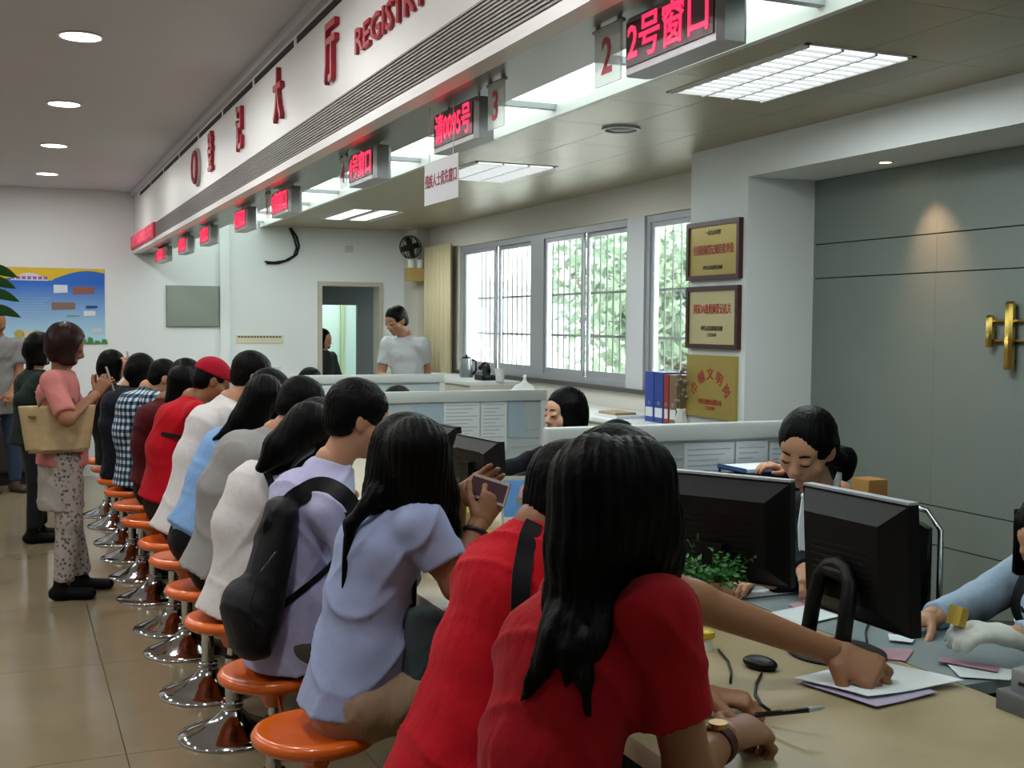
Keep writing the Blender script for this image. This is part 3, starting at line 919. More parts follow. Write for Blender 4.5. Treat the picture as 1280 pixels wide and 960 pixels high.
def half(p0, n, k=.004):
    """keep only the side that n points away from"""
    p0, n = np.array(p0, float), unit(n)

    def f(x, y, z):
        return (x - p0[0]) * n[0] + (y - p0[1]) * n[1] + (z - p0[2]) * n[2]
    return ('h', (f, None, None), k)


def nets(prims, h, k=.02, disp=None):
    """surface of the smooth union as (verts, quads), by surface nets"""
    plain = [p for p in prims if not isinstance(p[0], str)]
    lo = np.min([p[1] for p in plain], 0) - 3 * h - k
    hi = np.max([p[2] for p in plain], 0) + 3 * h + k
    n = np.ceil((hi - lo) / h).astype(int) + 1
    ax = [(lo[i] + h * np.arange(n[i])).astype(np.float32) for i in range(3)]
    F = np.full(n, .2, np.float32)
    for p in prims:
        op, kk = 'u', k
        if isinstance(p[0], str):
            op, p, kk = p[0], p[1], p[2]
        f, a, b = p
        if a is None:
            sl = (slice(0, n[0]), slice(0, n[1]), slice(0, n[2]))
        else:
            mrg = max(kk, .012) + 2 * h
            i0 = np.clip(np.floor((a - mrg - lo) / h).astype(int), 0, n - 1)
            i1 = np.clip(np.ceil((b + mrg - lo) / h).astype(int) + 1, 1, n)
            if (i1 <= i0).any():
                continue
            sl = tuple(slice(i0[i], i1[i]) for i in range(3))
        d = f(ax[0][sl[0]][:, None, None], ax[1][sl[1]][None, :, None], ax[2][sl[2]][None, None, :])
        G = F[sl]
        if op == 'u':
            q = np.clip(.5 + .5 * (G - d) / kk, 0, 1)
            F[sl] = G * (1 - q) + d * q - kk * q * (1 - q)
        else:
            d = -d if op == 's' else d
            q = np.clip(.5 - .5 * (G - d) / kk, 0, 1)
            F[sl] = G * (1 - q) + d * q + kk * q * (1 - q)
    if disp is not None:
        F += disp(ax[0][:, None, None], ax[1][None, :, None], ax[2][None, None, :]).astype(np.float32)
    F[0], F[-1] = .2, .2
    F[:, 0], F[:, -1] = .2, .2
    F[:, :, 0], F[:, :, -1] = .2, .2
    S = F < 0
    c = np.zeros(tuple(n - 1), np.int8)
    for dx in (0, 1):
        for dy in (0, 1):
            for dz in (0, 1):
                c += S[dx:n[0] - 1 + dx, dy:n[1] - 1 + dy, dz:n[2] - 1 + dz]
    I = np.argwhere((c > 0) & (c < 8))
    idx = np.full(tuple(n - 1), -1, np.int32)
    idx[I[:, 0], I[:, 1], I[:, 2]] = np.arange(len(I))
    P = np.zeros((len(I), 3), np.float32)
    W = np.zeros(len(I), np.float32)
    corners = [(a, b, d) for a in (0, 1) for b in (0, 1) for d in (0, 1)]
    val = {q: F[I[:, 0] + q[0], I[:, 1] + q[1], I[:, 2] + q[2]] for q in corners}
    for q in corners:
        for axis in range(3):
            if q[axis] == 0:
                r = list(q)
                r[axis] = 1
                r = tuple(r)
                va, vb = val[q], val[r]
                m = (va < 0) != (vb < 0)
                t = np.where(m, va / np.where(m, va - vb, 1), 0)
                e = np.zeros((len(I), 3), np.float32)
                e += np.array(q, np.float32)
                e[:, axis] += t
                P += e * m[:, None]
                W += m
    V = (I + P / W[:, None]) * h + lo
    quads = []
    for axis in range(3):
        a1, a2 = (axis + 1) % 3, (axis + 2) % 3
        s0 = [slice(None)] * 3
        s1 = [slice(None)] * 3
        s0[axis], s1[axis] = slice(0, n[axis] - 1), slice(1, n[axis])
        A, Bq = S[tuple(s0)], S[tuple(s1)]
        E = np.argwhere(A != Bq)
        inside = A[E[:, 0], E[:, 1], E[:, 2]]
        d1, d2 = np.zeros(3, int), np.zeros(3, int)
        d1[a1], d2[a2] = 1, 1
        g = lambda o: idx[o[:, 0], o[:, 1], o[:, 2]]
        q = np.stack([g(E - d1 - d2), g(E - d2), g(E), g(E - d1)], 1)
        q[~inside] = q[~inside][:, ::-1]
        quads.append(q)
    return V, np.concatenate(quads)


def blend(name, groups, mat, parent, disp=None, label=None):
    """groups: [(prims, voxel, k), ...] joined into one mesh, world coordinates, child of parent"""
    VV, QQ, n = [], [], 0
    for prims, h, k in groups:
        v, q = nets(prims, h, k, disp)
        VV.append(v)
        QQ.append(q + n)
        n += len(v)
    v, q = np.concatenate(VV), np.concatenate(QQ)
    (lx, ly, lz), a = root_frame(parent)
    v = v - np.array([lx, ly, lz])
    me = bpy.data.meshes.new(name)
    me.vertices.add(len(v))
    me.vertices.foreach_set('co', v.astype(np.float32).ravel())
    me.loops.add(q.size)
    me.loops.foreach_set('vertex_index', q.astype(np.int32).ravel())
    me.polygons.add(len(q))
    me.polygons.foreach_set('loop_start', (np.arange(len(q)) * 4).astype(np.int32))
    me.update(calc_edges=True)
    me.polygons.foreach_set('use_smooth', np.ones(len(q), bool))
    me.validate()
    me.materials.append(mat)
    o = bpy.data.objects.new(name, me)
    COL.objects.link(o)
    o.parent = parent
    if label:
        o['label'] = label
    return o


def folds(amp, s=1.0, seed=0.0):
    """soft cloth folds"""
    def f(x, y, z):
        w = x * 9 * s + y * 6 * s + seed
        a = 1 - np.abs(np.sin(z * 19 * s + x * 8 * s + 2.4 * np.sin(w) + seed))
        b = 1 - np.abs(np.sin(x * 23 * s - z * 13 * s + y * 6 + 1.7 * np.sin(y * 11 * s + z * 5 + seed)))
        m = .5 + .5 * np.sin(x * 7 + z * 9 + y * 4 + seed * 3)
        return -amp * (a ** 3 * m + b ** 3 * (1 - m)) * 1.3 + amp * .3
    return f


RES = {'near': (.0085, .0048, .0032, .0065), 'mid': (.012, .0065, .0055, .010), 'far': (.017, .010, .009, .014)}   # body, head, hand, cloth
UPV = np.array([0, 0, 1.0])


def ik(s, w, l1, l2, pole):
    s, w = np.array(s, float), np.array(w, float)
    d = np.linalg.norm(w - s)
    if d > (l1 + l2) * .995:
        k = d / ((l1 + l2) * .995)
        l1, l2 = l1 * k, l2 * k
    d = max(d, abs(l1 - l2) + .01)
    u = (w - s) / np.linalg.norm(w - s)
    a = (l1 ** 2 - l2 ** 2 + d ** 2) / (2 * d)
    p = np.array(pole, float)
    p = unit(p - u * (p @ u))
    return s + u * a + p * math.sqrt(max(l1 ** 2 - a ** 2, 1e-6))


def hand_prims(w, d, n, thumb, curl=(25, 35, 25), sc=1.0, spread=1.0, glove=0.0, tcurl=20):
    """palm and five fingers: w wrist, d finger direction, n palm normal, thumb = side of the thumb"""
    d = unit(d)
    n = unit(np.array(n, float) - d * (np.array(n, float) @ d))
    t = np.cross(n, d)
    if t @ np.array(thumb, float) < 0:
        t = -t
    g = glove
    P = [ec(w - d * .02, w + d * .022 * sc, t, (.029 + g, .033 * sc + g), (.022 + g, .018 + g)),
         ec(w + d * .02 * sc, w + d * .086 * sc, t, (.034 * sc + g, .041 * sc + g), (.018 + g, .0135 + g))]
    for off, ln in ((.031, .066), (.0105, .074), (-.0105, .069), (-.0305, .054)):
        p = w + d * .085 * sc + t * off * sc
        q = unit(d + t * off * spread * 2.2)
        dirs, a = [], 0
        for c in curl:
            a += math.radians(c)
            dirs.append(q * math.cos(a) + n * math.sin(a))
        r = .0092 * sc + g
        p = p - q * .012
        for k, (dv, fr) in enumerate(zip(dirs, (.5, .3, .24))):
            e = p + dv * (ln * sc * fr + (.012 if k == 0 else 0))
            P.append(rc(p, e, r, r * .93))
            p, r = e, r * .93
    p = w + d * .022 * sc + t * .026 * sc
    a = math.radians(tcurl)
    q = unit(t * .75 + d * .7 + n * .35)
    e = p + q * .046 * sc
    P.append(rc(p, e, .0155 * sc + g, .0115 * sc + g))
    q2 = unit(q * math.cos(a) + unit(d + n * .3) * math.sin(a))
    e2 = e + q2 * .032 * sc
    P.append(rc(e, e2, .0112 * sc + g, .0098 * sc + g))
    P.append(rc(e2, e2 + unit(q2 + d * .4) * .02 * sc, .0098 * sc + g, .0085 * sc + g))
    return P


SKIN = {}


def skin(kind):
    c = {'fair': '#b58467', 'tan': '#8c6045', 'dark': '#8a5a3e', 'pale': '#cf9f82'}[kind]
    return M('skin_' + kind, c, .5, bump=(90, .06, .002), spec=.35, sss=.15)


def cloth(name, col, folds_=.35, rough=.85, fs=13):
    return M('cloth_' + name, col, rough, bump=(fs, folds_ * 1.6, .03), spec=.15, sheen=.04, stretch=(1, 1, .55))


m_hair = M('black_hair', '#030303', .5, bump=(26, .4, .008), spec=.09, stretch=(3.2, 3.2, .35))
m_hairbrown = M('dark_brown_hair', '#24130f', .42, bump=(26, .4, .008), spec=.12, stretch=(3, 3, .35))
m_lip = M('lip_skin', '#9c5148', .5)
m_shoe = M('black_shoe', '#060607', .7, spec=.15)


class Body:
    pass


def human(label, base, hip, neck, head, look, face=(1, 0, 0), res='mid', female=False, size=1.0, sk='tan', group=None, cat='person',
          wrR=None, wrL=None, elR=None, elL=None, shR=None, shL=None, hdR=None, hdL=None, hnR=(0, 0, -1), hnL=(0, 0, -1), thR=None, thL=None,
          curlR=(25, 35, 25), curlL=(25, 35, 25), poleR=None, poleL=None, knR=None, knL=None, anR=None, anL=None, toe=None, hunch=.05,
          top=None, sleeve='short', top_fold=.006, bottom=None, bkind='trousers', shoes=None, hem=.10, collar=None, hair='short', hairmat=None, locks=(), headup=None,
          fat=1.0, hands='LR', legs=True, brows=False, gloveR=None, hscale=1.0, hairscale=1.0, hemz=None, vest=None, sleeve_mat=None):
    R = Body()
    hb, hh, hha, hc_ = RES[res]
    base = np.array(base, float)
    root = thing('person', label, cat, base, 0.0, group)
    hip, neck, head = (np.array(q, float) for q in (hip, neck, head))
    f = unit(np.array([face[0], face[1], 0]))
    r = np.cross(f, UPV)
    look = unit(look)
    hu = np.array(headup, float) if headup is not None else UPV
    hu = unit(hu - look * (hu @ look))
    hr = np.cross(look, hu)
    sp = unit(neck - hip)
    L = np.linalg.norm(neck - hip)
    back = unit(np.cross(r, sp))
    if back @ f > 0:
        back = -back
    w = (.93 if female else 1.0) * size
    mid = hip + sp * L * .5 + back * hunch
    ch = hip + sp * L * .78 + back * hunch * .8
    sw = (.152 if female else .175) * size
    shR = np.array(shR, float) if shR is not None else neck - sp * .045 + r * sw - back * .02
    shL = np.array(shL, float) if shL is not None else neck - sp * .045 - r * sw - back * .02
    lu, lf = (.265 if female else .29) * size, (.235 if female else .255) * size
    wrR = np.array(wrR, float) if wrR is not None else shR + f * .25 - UPV * .32
    wrL = np.array(wrL, float) if wrL is not None else shL + f * .25 - UPV * .32
    elR = np.array(elR, float) if elR is not None else ik(shR, wrR, lu, lf, poleR if poleR is not None else r * .5 - UPV - f * .2)
    elL = np.array(elL, float) if elL is not None else ik(shL, wrL, lu, lf, poleL if poleL is not None else -r * .5 - UPV - f * .2)
    hjR, hjL = hip + r * .088 * size - UPV * .01, hip - r * .088 * size - UPV * .01
    if knR is None:
        knR, knL = hjR + f * .39 + r * .04 + UPV * (.0), hjL + f * .39 - r * .04
    if anR is None:
        anR, anL = np.array([knR[0] + f[0] * -.04, knR[1], base[2] + .085]), np.array([knL[0] + f[0] * -.04, knL[1], base[2] + .085])
    knR, knL, anR, anL = (np.array(q, float) for q in (knR, knL, anR, anL))
    toe = unit(toe if toe is not None else f)
    R.__dict__.update(root=root, hip=hip, neck=neck, head=head, f=f, r=r, look=look, hu=hu, hr=hr, sp=sp, back=back, mid=mid, ch=ch, shR=shR, shL=shL, elR=elR, elL=elL, wrR=wrR, wrL=wrL, L=L)

    def torso(g, lo=0.0, flat=''):
        """trunk pieces grown by g; lo = where it starts below the hips along the spine"""
        a = hip - sp * lo
        return [ec(a, mid, r, (.158 * w * fat + g, .132 * w * fat + g), (.112 * fat * size + g, .098 * fat * size + g), flat),
                ec(mid, ch, r, (.132 * w * fat + g, .15 * w + g), (.098 * fat * size + g, .105 * size + g)),
                ec(ch, neck - sp * .06, r, (.15 * w + g, .12 * w + g), (.105 * size + g, .07 * size + g)),
                rc(neck - sp * .055, shR, .062 * size + g, .05 * size + g), rc(neck - sp * .055, shL, .062 * size + g, .05 * size + g)]
    # --- skin: head, neck, trunk, arms, legs in one mesh
    hs = 1.0 * (size if size < 1 else 1)
    H = lambda x, y, z: head + hr * x * hs + look * y * hs + hu * z * hs
    hp = [ell(H(0, -.014, .026), (.077 * hs, .094 * hs, .089 * hs), (hr, look, hu)), ell(H(0, .022, -.045), (.059 * hs, .066 * hs, .074 * hs), (hr, look, hu)),
          ell(H(0, .058, -.092), (.026, .022, .02), (hr, look, hu)), ell(H(0, .052, .03), (.058, .034, .045), (hr, look, hu)),
          rc(H(0, .084, .012), H(0, .104, -.022), .007, .012), ell(H(0, .092, -.03), (.018, .012, .010), (hr, look, hu)),
          ell(H(0, .078, -.058), (.022, .012, .010), (hr, look, hu)),
          ell(H(.045, .045, -.03), (.026, .028, .028), (hr, look, hu)), ell(H(-.045, .045, -.03), (.026, .028, .028), (hr, look, hu)),
          rc(neck - sp * .02, H(0, -.012, -.06), .056 * size, .05 * size),
          sub(ell(H(.032, .094, .008), (.017, .012, .010), (hr, look, hu)), .012), sub(ell(H(-.032, .094, .008), (.017, .012, .010), (hr, look, hu)), .012)]
    for s in (-1, 1):
        hp.append(ell(H(.077 * s, -.008, -.006), (.008, .019, .031), (unit(hr + look * .35 * s), look, hu)))
        hp.append(ell(H(.032 * s, .083, .007), (.0135, .010, .0095), (hr, look, hu)))
    bp = torso(-.006) + [rc(neck - sp * .05, neck + sp * .03, .06 * size, .054 * size), rc(shR, elR, .049 * size, .04 * size), rc(elR, wrR, .041 * size, .026 * size), rc(shL, elL, .049 * size, .04 * size), rc(elL, wrL, .041 * size, .026 * size)]
    lt = .080 * size * fat
    if legs:
        bp += [rc(hjR, knR, lt, .055), rc(knR, anR, .054, .036), rc(hjL, knL, lt, .055), rc(knL, anL, .054, .036)]
        for an in (anR, anL):
            bp.append(ec(an + toe * -.03 - UPV * .05, an + toe * .13 - UPV * .055, np.cross(toe, UPV), (.032, .036), (.028, .02)))
    groups = [(bp, hb, .022), (hp, hh, .018)]
    hs_ = (.93 if female else 1.0) * size * hscale
    for side, wr, el, hd, hn, th, cu in (('R', wrR, elR, hdR, hnR, thR, curlR), ('L', wrL, elL, hdL, hnL, thL, curlL)):
        if side in hands:
            d = unit(hd) if hd is not None else unit(wr - el)
            th = th if th is not None else (-r if side == 'R' else r)
            hpz = hand_prims(wr, d, hn, th, cu, hs_)
            if gloveR is not None and side == 'R':
                blend('glove', [(hand_prims(wr, d, hn, th, cu, hs_, glove=.0025), hha, .008)], gloveR, root)
            else:
                groups.append((hpz, hha, .006))
    R.body = blend('body', groups, skin(sk), root)
    # --- clothes
    g = .012
    if top is not None:
        hb0 = hip - sp * hem + back * .012
        tp = torso(g) + [ec(hb0, hip + sp * .12 + back * .004, r, (.186 * w * fat, .168 * w * fat), (.150 * fat * size, .122 * fat * size), 'a')] + [rc(neck - sp * .05, neck + unit(head - hu * .06 - neck) * .03, .073 * size, .066 * size, 'b')]
        sl = {'short': .62, 'elbow': .88, 'cap': .42, 'long': 1.0, 'none': 0}[sleeve]
        sleeves = []
        for sh, el, wr in ((shR, elR, wrR), (shL, elL, wrL)):
            if sleeve == 'long':
                sleeves += [rc(sh, el, .064 * size, .052 * size), rc(el, el + (wr - el) * .93, .052 * size, .037 * size, 'b')]
            elif sl:
                sleeves.append(rc(sh, sh + (el - sh) * sl, .063 * size, .064 * size, 'b'))
        if sleeve_mat is not None:
            blend('shirt_sleeves', [(sleeves, hc_, .02)], sleeve_mat, root, folds(top_fold * .7, 1.2, base[1]))
        else:
            tp += sleeves
        if base[2] > .2:
            tp.append(half((0, 0, hemz or base[2] + .016), (0, 0, -1)))
        R.top = blend('shirt', [(tp, hc_, .034)], top, root, folds(top_fold, 1, base[1]))
    if collar is not None:
        n0 = neck + sp * .0
        ring = [n0 + (r * math.cos(q) * .068 - back * math.sin(q) * .066) * size + sp * (.012 + .008 * math.cos(q * 2)) for q in np.linspace(0, 2 * math.pi, 20, endpoint=False)]
        cb = B().tube([p - sp * .012 for p in ring], .013, 8, closed=True)
        part('collar', cb, collar, root, world=True, smooth=True)
    if bottom is not None and legs:
        wl = hip + sp * .06
        pel = [ec(hip - sp * .04, wl, r, (.160 * w * fat, .145 * w * fat), (.115 * fat * size, .105 * fat * size)), ell(hip - UPV * .012 + back * .008, (.160 * w * fat, .118 * fat, .10), (r, f, UPV))]
        if bkind == 'trousers':
            pel += [rc(hjR, knR, lt + .014, .068), rc(knR, knR + (anR - knR) * .95, .066, .055, 'b'), rc(hjL, knL, lt + .014, .068), rc(knL, knL + (anL - knL) * .95, .066, .055, 'b')]
        elif bkind == 'shorts':
            pel += [rc(hjR, hjR + (knR - hjR) * .62, lt + .018, .082, 'b'), rc(hjL, hjL + (knL - hjL) * .62, lt + .018, .082, 'b')]
        else:
            kc = (knR + knL) / 2
            pel += [ec(hip, hip + (kc - hip) * .95, r, (.17 * w, .15), (.12, .085), 'b')]
        blend({'trousers': 'trousers', 'shorts': 'shorts', 'skirt': 'skirt'}[bkind], [(pel, hc_, .03)], bottom, root, folds(.003, 1.1, base[1] + 2))
    if shoes is not None and legs:
        for an in (anR, anL):
            lt2 = np.cross(toe, UPV)
            blend('shoe', [([ec(an - toe * .045 - UPV * .047, an + toe * .145 - UPV * .052, lt2, (.040, .044), (.037, .030)), rc(an - UPV * .05 - toe * .01, an + UPV * .02 - toe * .01, .046, .043)], hh * 1.2, .02)], shoes, root)
    # --- hair
    hm = hairmat or m_hair
    q = hairscale
    cap = [ell(H(0, -.020, .034), (.086 * q * hs, .100 * q * hs, .092 * q * hs), (hr, look, hu))]
    face_cut = ell(H(0, .092, -.045), (.078, .062, .10), (hr, look, hu))
    
    def strands(x, y, z):
        dx, dy = x - head[0], y - head[1]
        an = np.arctan2(dy, dx + 1e-6)
        fade = np.clip(np.sqrt(dx * dx + dy * dy) / .07, 0, 1) ** 2
        return fade * (.0016 * np.sin(46 * an + 2.5 * np.sin(z * 14)) + .0010 * np.sin(97 * an + 3 * np.sin(z * 9 + 1)))
    if hair == 'short':
        hp2 = cap + [ell(H(0, -.055, -.02), (.074 * q, .055, .065), (hr, look, hu)), sub(face_cut, .02), half(H(0, -.05, -.072), -hu + look * .3), ('s', rc(H(-.1, .012, -.03), H(.1, .012, -.03), .030, .030), .015)]
    elif hair in ('long', 'bob', 'tied'):
        hp2 = cap + [ell(H(0, -.05, -.02), (.084 * q, .065, .085), (hr, look, hu))]
        if hair != 'tied':
            for s in (-1, 1):
                hp2.append(ec(H(.06 * s, -.005, .045), H(.074 * s, .0, .02) - UPV * .11, look, (.05, .05), (.026, .02)))
            hp2.append(ec(H(0, -.07, .0), H(0, -.068, .0) - UPV * (.16 if hair == 'long' else .09), hr, (.08 * q, .08 * q), (.04, .032)))
        else:
            hp2.append(ell(H(0, -.125, -.025), (.04, .036, .042), (hr, look, hu)))
            hp2.append(sub(ell(H(0, .10, .055), (.034, .05, .036), (hr, look, hu)), .02))
        hp2 += [sub(ell(H(0, .104, -.03), (.069, .068, .112), (hr, look, hu)), .014)]
    else:
        hp2 = None
    if hp2 is not None:
        for pts, rad in (locks(R) if callable(locks) else locks):
            for a, b, ra, rb in zip(pts, pts[1:], rad, rad[1:]):
                hp2.append(rc(a, b, ra, rb))
        R.hair = blend('hair', [(hp2, hh * 1.05, .02)], hm, root, strands)
    if brows:
        for s in (-1, 1):
            pb = [H(s * x, y, z) for x, y, z in ((.015, .0905, .028), (.03, .0885, .033), (.046, .078, .029))]
            part('eyebrow', B().tube(pb, [.0028, .0034, .0018], 6), hm, root, world=True, smooth=True)
            pe = [H(s * x, y, z) for x, y, z in ((.018, .0915, .001), (.025, .0945, -.0005), (.033, .094, -.001), (.041, .0885, -.0005), (.046, .083, .001))]
            part('eyelash', B().tube(pe, [.001, .0022, .0026, .0024, .001], 6), hm, root, world=True, smooth=True)
        pl = [H(x, y, z) for x, y, z in ((-.023, .083, -.058), (-.011, .0905, -.0575), (0, .0925, -.0585), (.011, .0905, -.0575), (.023, .083, -.058))]
        part('lips', B().tube(pl, [.0015, .005, .0058, .005, .0015], 8), m_lip, root, world=True, smooth=True)
    return R


BVH = {}


def surf(o, px, py, off=.004):
    """point of mesh o that the photo pixel looks at, lifted by off along its normal"""
    from mathutils.bvhtree import BVHTree
    if o.name not in BVH:
        me = o.data
        l = o.parent.location
        BVH[o.name] = BVHTree.FromPolygons([v.co + l for v in me.vertices], [tuple(p.vertices) for p in me.polygons])
    d = RT * (px - 640) / FPX - UP * (py - 480) / FPX + FW
    hit, nrm, _, _ = BVH[o.name].ray_cast(Vector(CAM), Vector(d).normalized())
    return None if hit is None else np.array(hit) + np.array(nrm) * off


def strap(name, pts, width, thick, normal_from, mat, root):
    """flat band through pts, its flat side facing away from normal_from"""
    b = B()
    pts = [np.array(p, float) for p in pts]
    # finer Catmull-Rom path
    fine = []
    for i in range(len(pts) - 1):
        p0, p1, p2, p3 = pts[max(i - 1, 0)], pts[i], pts[i + 1], pts[min(i + 2, len(pts) - 1)]
        for t in np.linspace(0, 1, 6, endpoint=False):
            fine.append(.5 * (2 * p1 + (p2 - p0) * t + (2 * p0 - 5 * p1 + 4 * p2 - p3) * t * t + (3 * p1 - p0 - 3 * p2 + p3) * t ** 3))
    fine.append(pts[-1])
    c = np.array(normal_from, float)
    rings = []
    for i, p in enumerate(fine):
        t = unit(fine[min(i + 1, len(fine) - 1)] - fine[max(i - 1, 0)])
        n = p - c
        n = unit(n - t * (n @ t))
        s = np.cross(t, n)
        rings.append([p + s * width / 2 - n * thick / 2, p + s * width / 2 + n * thick / 2, p - s * width / 2 + n * thick / 2, p - s * width / 2 - n * thick / 2])
    vs = [v for q in rings for v in q]
    fs = [(0, 1, 2, 3), tuple(len(vs) - 4 + k for k in (3, 2, 1, 0))]
    for i in range(len(rings) - 1):
        for k in range(4):
            l = (k + 1) % 4
            fs.append((i * 4 + k, i * 4 + 4 + k, i * 4 + 4 + l, i * 4 + l))
    b.add(vs, fs)
    return part(name, b, mat, root, world=True, smooth='edges')
# ------------------------------------------------------------------ the people at the counter
G1 = 'customers seated along the counter'
A = lambda *v: np.array(v, float)
# woman in red, nearest, writing
hd = on(772, 625, Y=1.80)
nk = on(752, 742, Y=1.78)
wr = on(905, 922, Z=.815)
wl = on(876, 868, Z=.80)
Y0 = 1.80
lk = lambda pts, y: [on(px, py, Y=y) for px, py in pts]
def red_locks(R):
    """long hair: upper points hang behind the head, lower ones lie on the shirt"""
    out = []
    for up, low, rad in ((((745, 600), (733, 680)), ((718, 740), (702, 785), (684, 825), (668, 852), (654, 876)), (.078, .066, .040, .026, .017, .011, .005)),
                         (((760, 640), (748, 700)), ((738, 755), (733, 805), (731, 848), (734, 892)), (.072, .056, .034, .021, .012, .005)),
                         (((742, 620), (724, 690)), ((706, 750), (692, 800), (676, 842)), (.072, .050, .032, .017, .005)),
                         (((750, 640), (730, 710)), ((720, 770), (713, 815), (708, 852)), (.066, .048, .028, .014, .005)),
                         (((765, 640), (760, 700)), ((756, 745), (750, 790), (746, 820)), (.066, .048, .028, .014, .005)),
                         (((775, 640), (785, 690), (798, 725)), (), (.066, .045, .018)), (((785, 620), (806, 680), (820, 725), (830, 760)), (), (.07, .05, .030, .008)),
                         (((792, 600), (818, 660), (834, 700), (842, 745)), (), (.076, .050, .026, .006))):
        q = lk(up, 1.70)
        for px, py in low:
            w = surf(R.top, px, py, .004)
            q.append(on(px, py, Y=1.68) if w is None else w)
        out.append((q, rad))
    return out


P12 = human('woman in red T-shirt with long black hair writing at the counter', (.76, 1.72, .46), (.815, 1.74, .56), nk, hd, (.86, .1, -.5), res='near', female=True, sk='tan', group=G1,
            wrR=wr, wrL=wl, elR=on(862, 968, Z=.80), hscale=1.12, hdR=on(985, 898, Z=.815) - wr, hdL=on(950, 878, Z=.79) - wl, hnR=(.1, .35, -1), hnL=(0, 0, -1), thR=(0, 1, .2), thL=(.2, -1, .1), curlR=(45, 60, 30), curlL=(30, 40, 20),
            poleL=(0, .6, -1), shR=on(822, 770, Y=1.63), shL=on(718, 748, Y=1.93), top=cloth('red_cotton', '#990c19', .3), top_fold=.007, bottom=cloth('dark_denim', '#2a3038'), shoes=m_shoe, hair='long', hairscale=1.04, hunch=.045,
            locks=red_locks)
# man in red reaching for the papers
hd = on(716, 622, Y=2.36)
nk = on(668, 672, Y=2.36)
wr = on(1040, 815, Z=.835)
P11 = human('man in red T-shirt with black shoulder strap reaching to the papers', (.79, 2.36, .46), (.895, 2.36, .56), nk, hd, (.93, -.05, -.35), res='near', sk='tan', group=G1, fat=.96, size=1.06, hscale=1.1,
            shR=on(748, 705, Y=2.15), shL=on(662, 694, Y=2.54), elR=on(868, 752, Y=2.12), wrR=wr, hdR=on(1110, 850, Z=.79) - wr, hnR=(.4, .5, -.75), thR=(.2, -1, -.3), curlR=(40, 50, 30), wrL=(1.32, 2.62, .81),
            top=cloth('bright_red_cotton', '#b20d1d', .3), top_fold=.008, bottom=cloth('dark_denim', '#2a3038'), shoes=m_shoe, hair='short', hairscale=1.04, hunch=.015)
def draped(o, pts, off=.006):
    return [q for q in (surf(o, px, py, off) for px, py in pts) if q is not None]
strap('shoulder_strap', draped(P11.top, ((668, 656), (662, 672), (657, 695), (653, 720), (651, 750), (651, 785), (655, 820), (660, 850))), .040, .006, P11.mid + A(.1, .25, 0), cloth('black_strap', '#17181a', .1), P11.root)
# woman in pale blue blouse with phone
hd = on(514, 578, Y=3.03)
nk = on(497, 640, Y=3.05)
ph = on(612, 612, Y=2.93)
wr, wl = on(598, 655, Y=2.92), on(572, 622, Y=3.02)
P10 = human('woman in pale blue blouse with long black hair holding up a phone', (.75, 3.05, .455), (.855, 3.05, .545), nk, hd, (.9, .05, -.43), res='near', female=True, sk='tan', group=G1,
            shR=on(527, 655, Y=2.90), shL=on(478, 640, Y=3.2), elR=on(572, 732, Y=2.86), wrR=wr, wrL=wl, hdR=on(622, 615, Y=2.93) - wr, hdL=on(612, 600, Y=3.0) - wl, hnR=(.3, .9, .3), hnL=(.5, -.6, .5), thR=(-.6, .2, .7), thL=(0, -.2, -.8), curlR=(35, 50, 30), curlL=(12, 25, 15),
            top=cloth('pale_blue_chiffon', '#96a3c7', .35, fs=7), sleeve='short', top_fold=.008, hem=.19, hemz=.512, bottom=cloth('tan_cotton', '#9c8670'), bkind='shorts', shoes=m_shoe, hair='long', hairscale=1.08, hunch=.03, fat=1.0,
            locks=[(lk(((525, 560), (548, 620), (562, 665), (574, 690)), 2.96), [.08, .055, .03, .006]), (lk(((505, 560), (480, 620), (470, 640)), 3.02), [.09, .06, .02]), (lk(((520, 560), (530, 630), (535, 670)), 2.93), [.085, .06, .012]), (lk(((470, 620), (438, 655), (428, 735)), 2.98), [.03, .016, .004])])
# man in lavender shirt with backpack
hd = on(448, 524, Y=3.62)
nk = on(412, 588, Y=3.63)
P9 = human('man in lavender shirt wearing a black backpack', (.75, 3.63, .455), (.83, 3.63, .555), nk, hd, (.93, -.02, -.36), res='near', sk='fair', group=G1, wrR=(1.22, 3.5, .83), wrL=(1.25, 3.8, .83), shR=on(415, 640, Y=3.46),
           top=cloth('lavender_cotton', '#adadce', .3), sleeve='long', top_fold=.009, hem=.17, collar=cloth('lavender_cotton', '#adadce'), bottom=cloth('grey_slacks', '#5a5550'), shoes=m_shoe, hair='short', hairscale=1.05, hunch=.06)
# woman in white top
hd = on(398, 540, Y=4.30)
nk = on(354, 590, Y=4.36)
P8 = human('woman in white top leaning over the counter', (.745, 4.36, .455), (.80, 4.36, .555), nk, hd, (.75, -.05, -.62), res='mid', female=True, sk='fair', group=G1, wrR=(1.25, 4.25, .80), wrL=(1.25, 4.5, .80),
           top=cloth('white_cotton', '#d0cccb', .25), sleeve='short', hem=.12, bottom=cloth('black_cotton', '#131315'), shoes=m_shoe, hair='long', hunch=.08,
           locks=[(lk(((385, 530), (350, 560), (326, 585)), 4.2), [.085, .06, .02]), (lk(((395, 530), (370, 580), (335, 592)), 4.26), [.08, .05, .012])])
strap('bag_strap', draped(P8.top, ((333, 592), (338, 602), (344, 614), (351, 628), (360, 645), (372, 662))), .026, .005, P8.ch, cloth('black_strap', '#17181a'), P8.root)
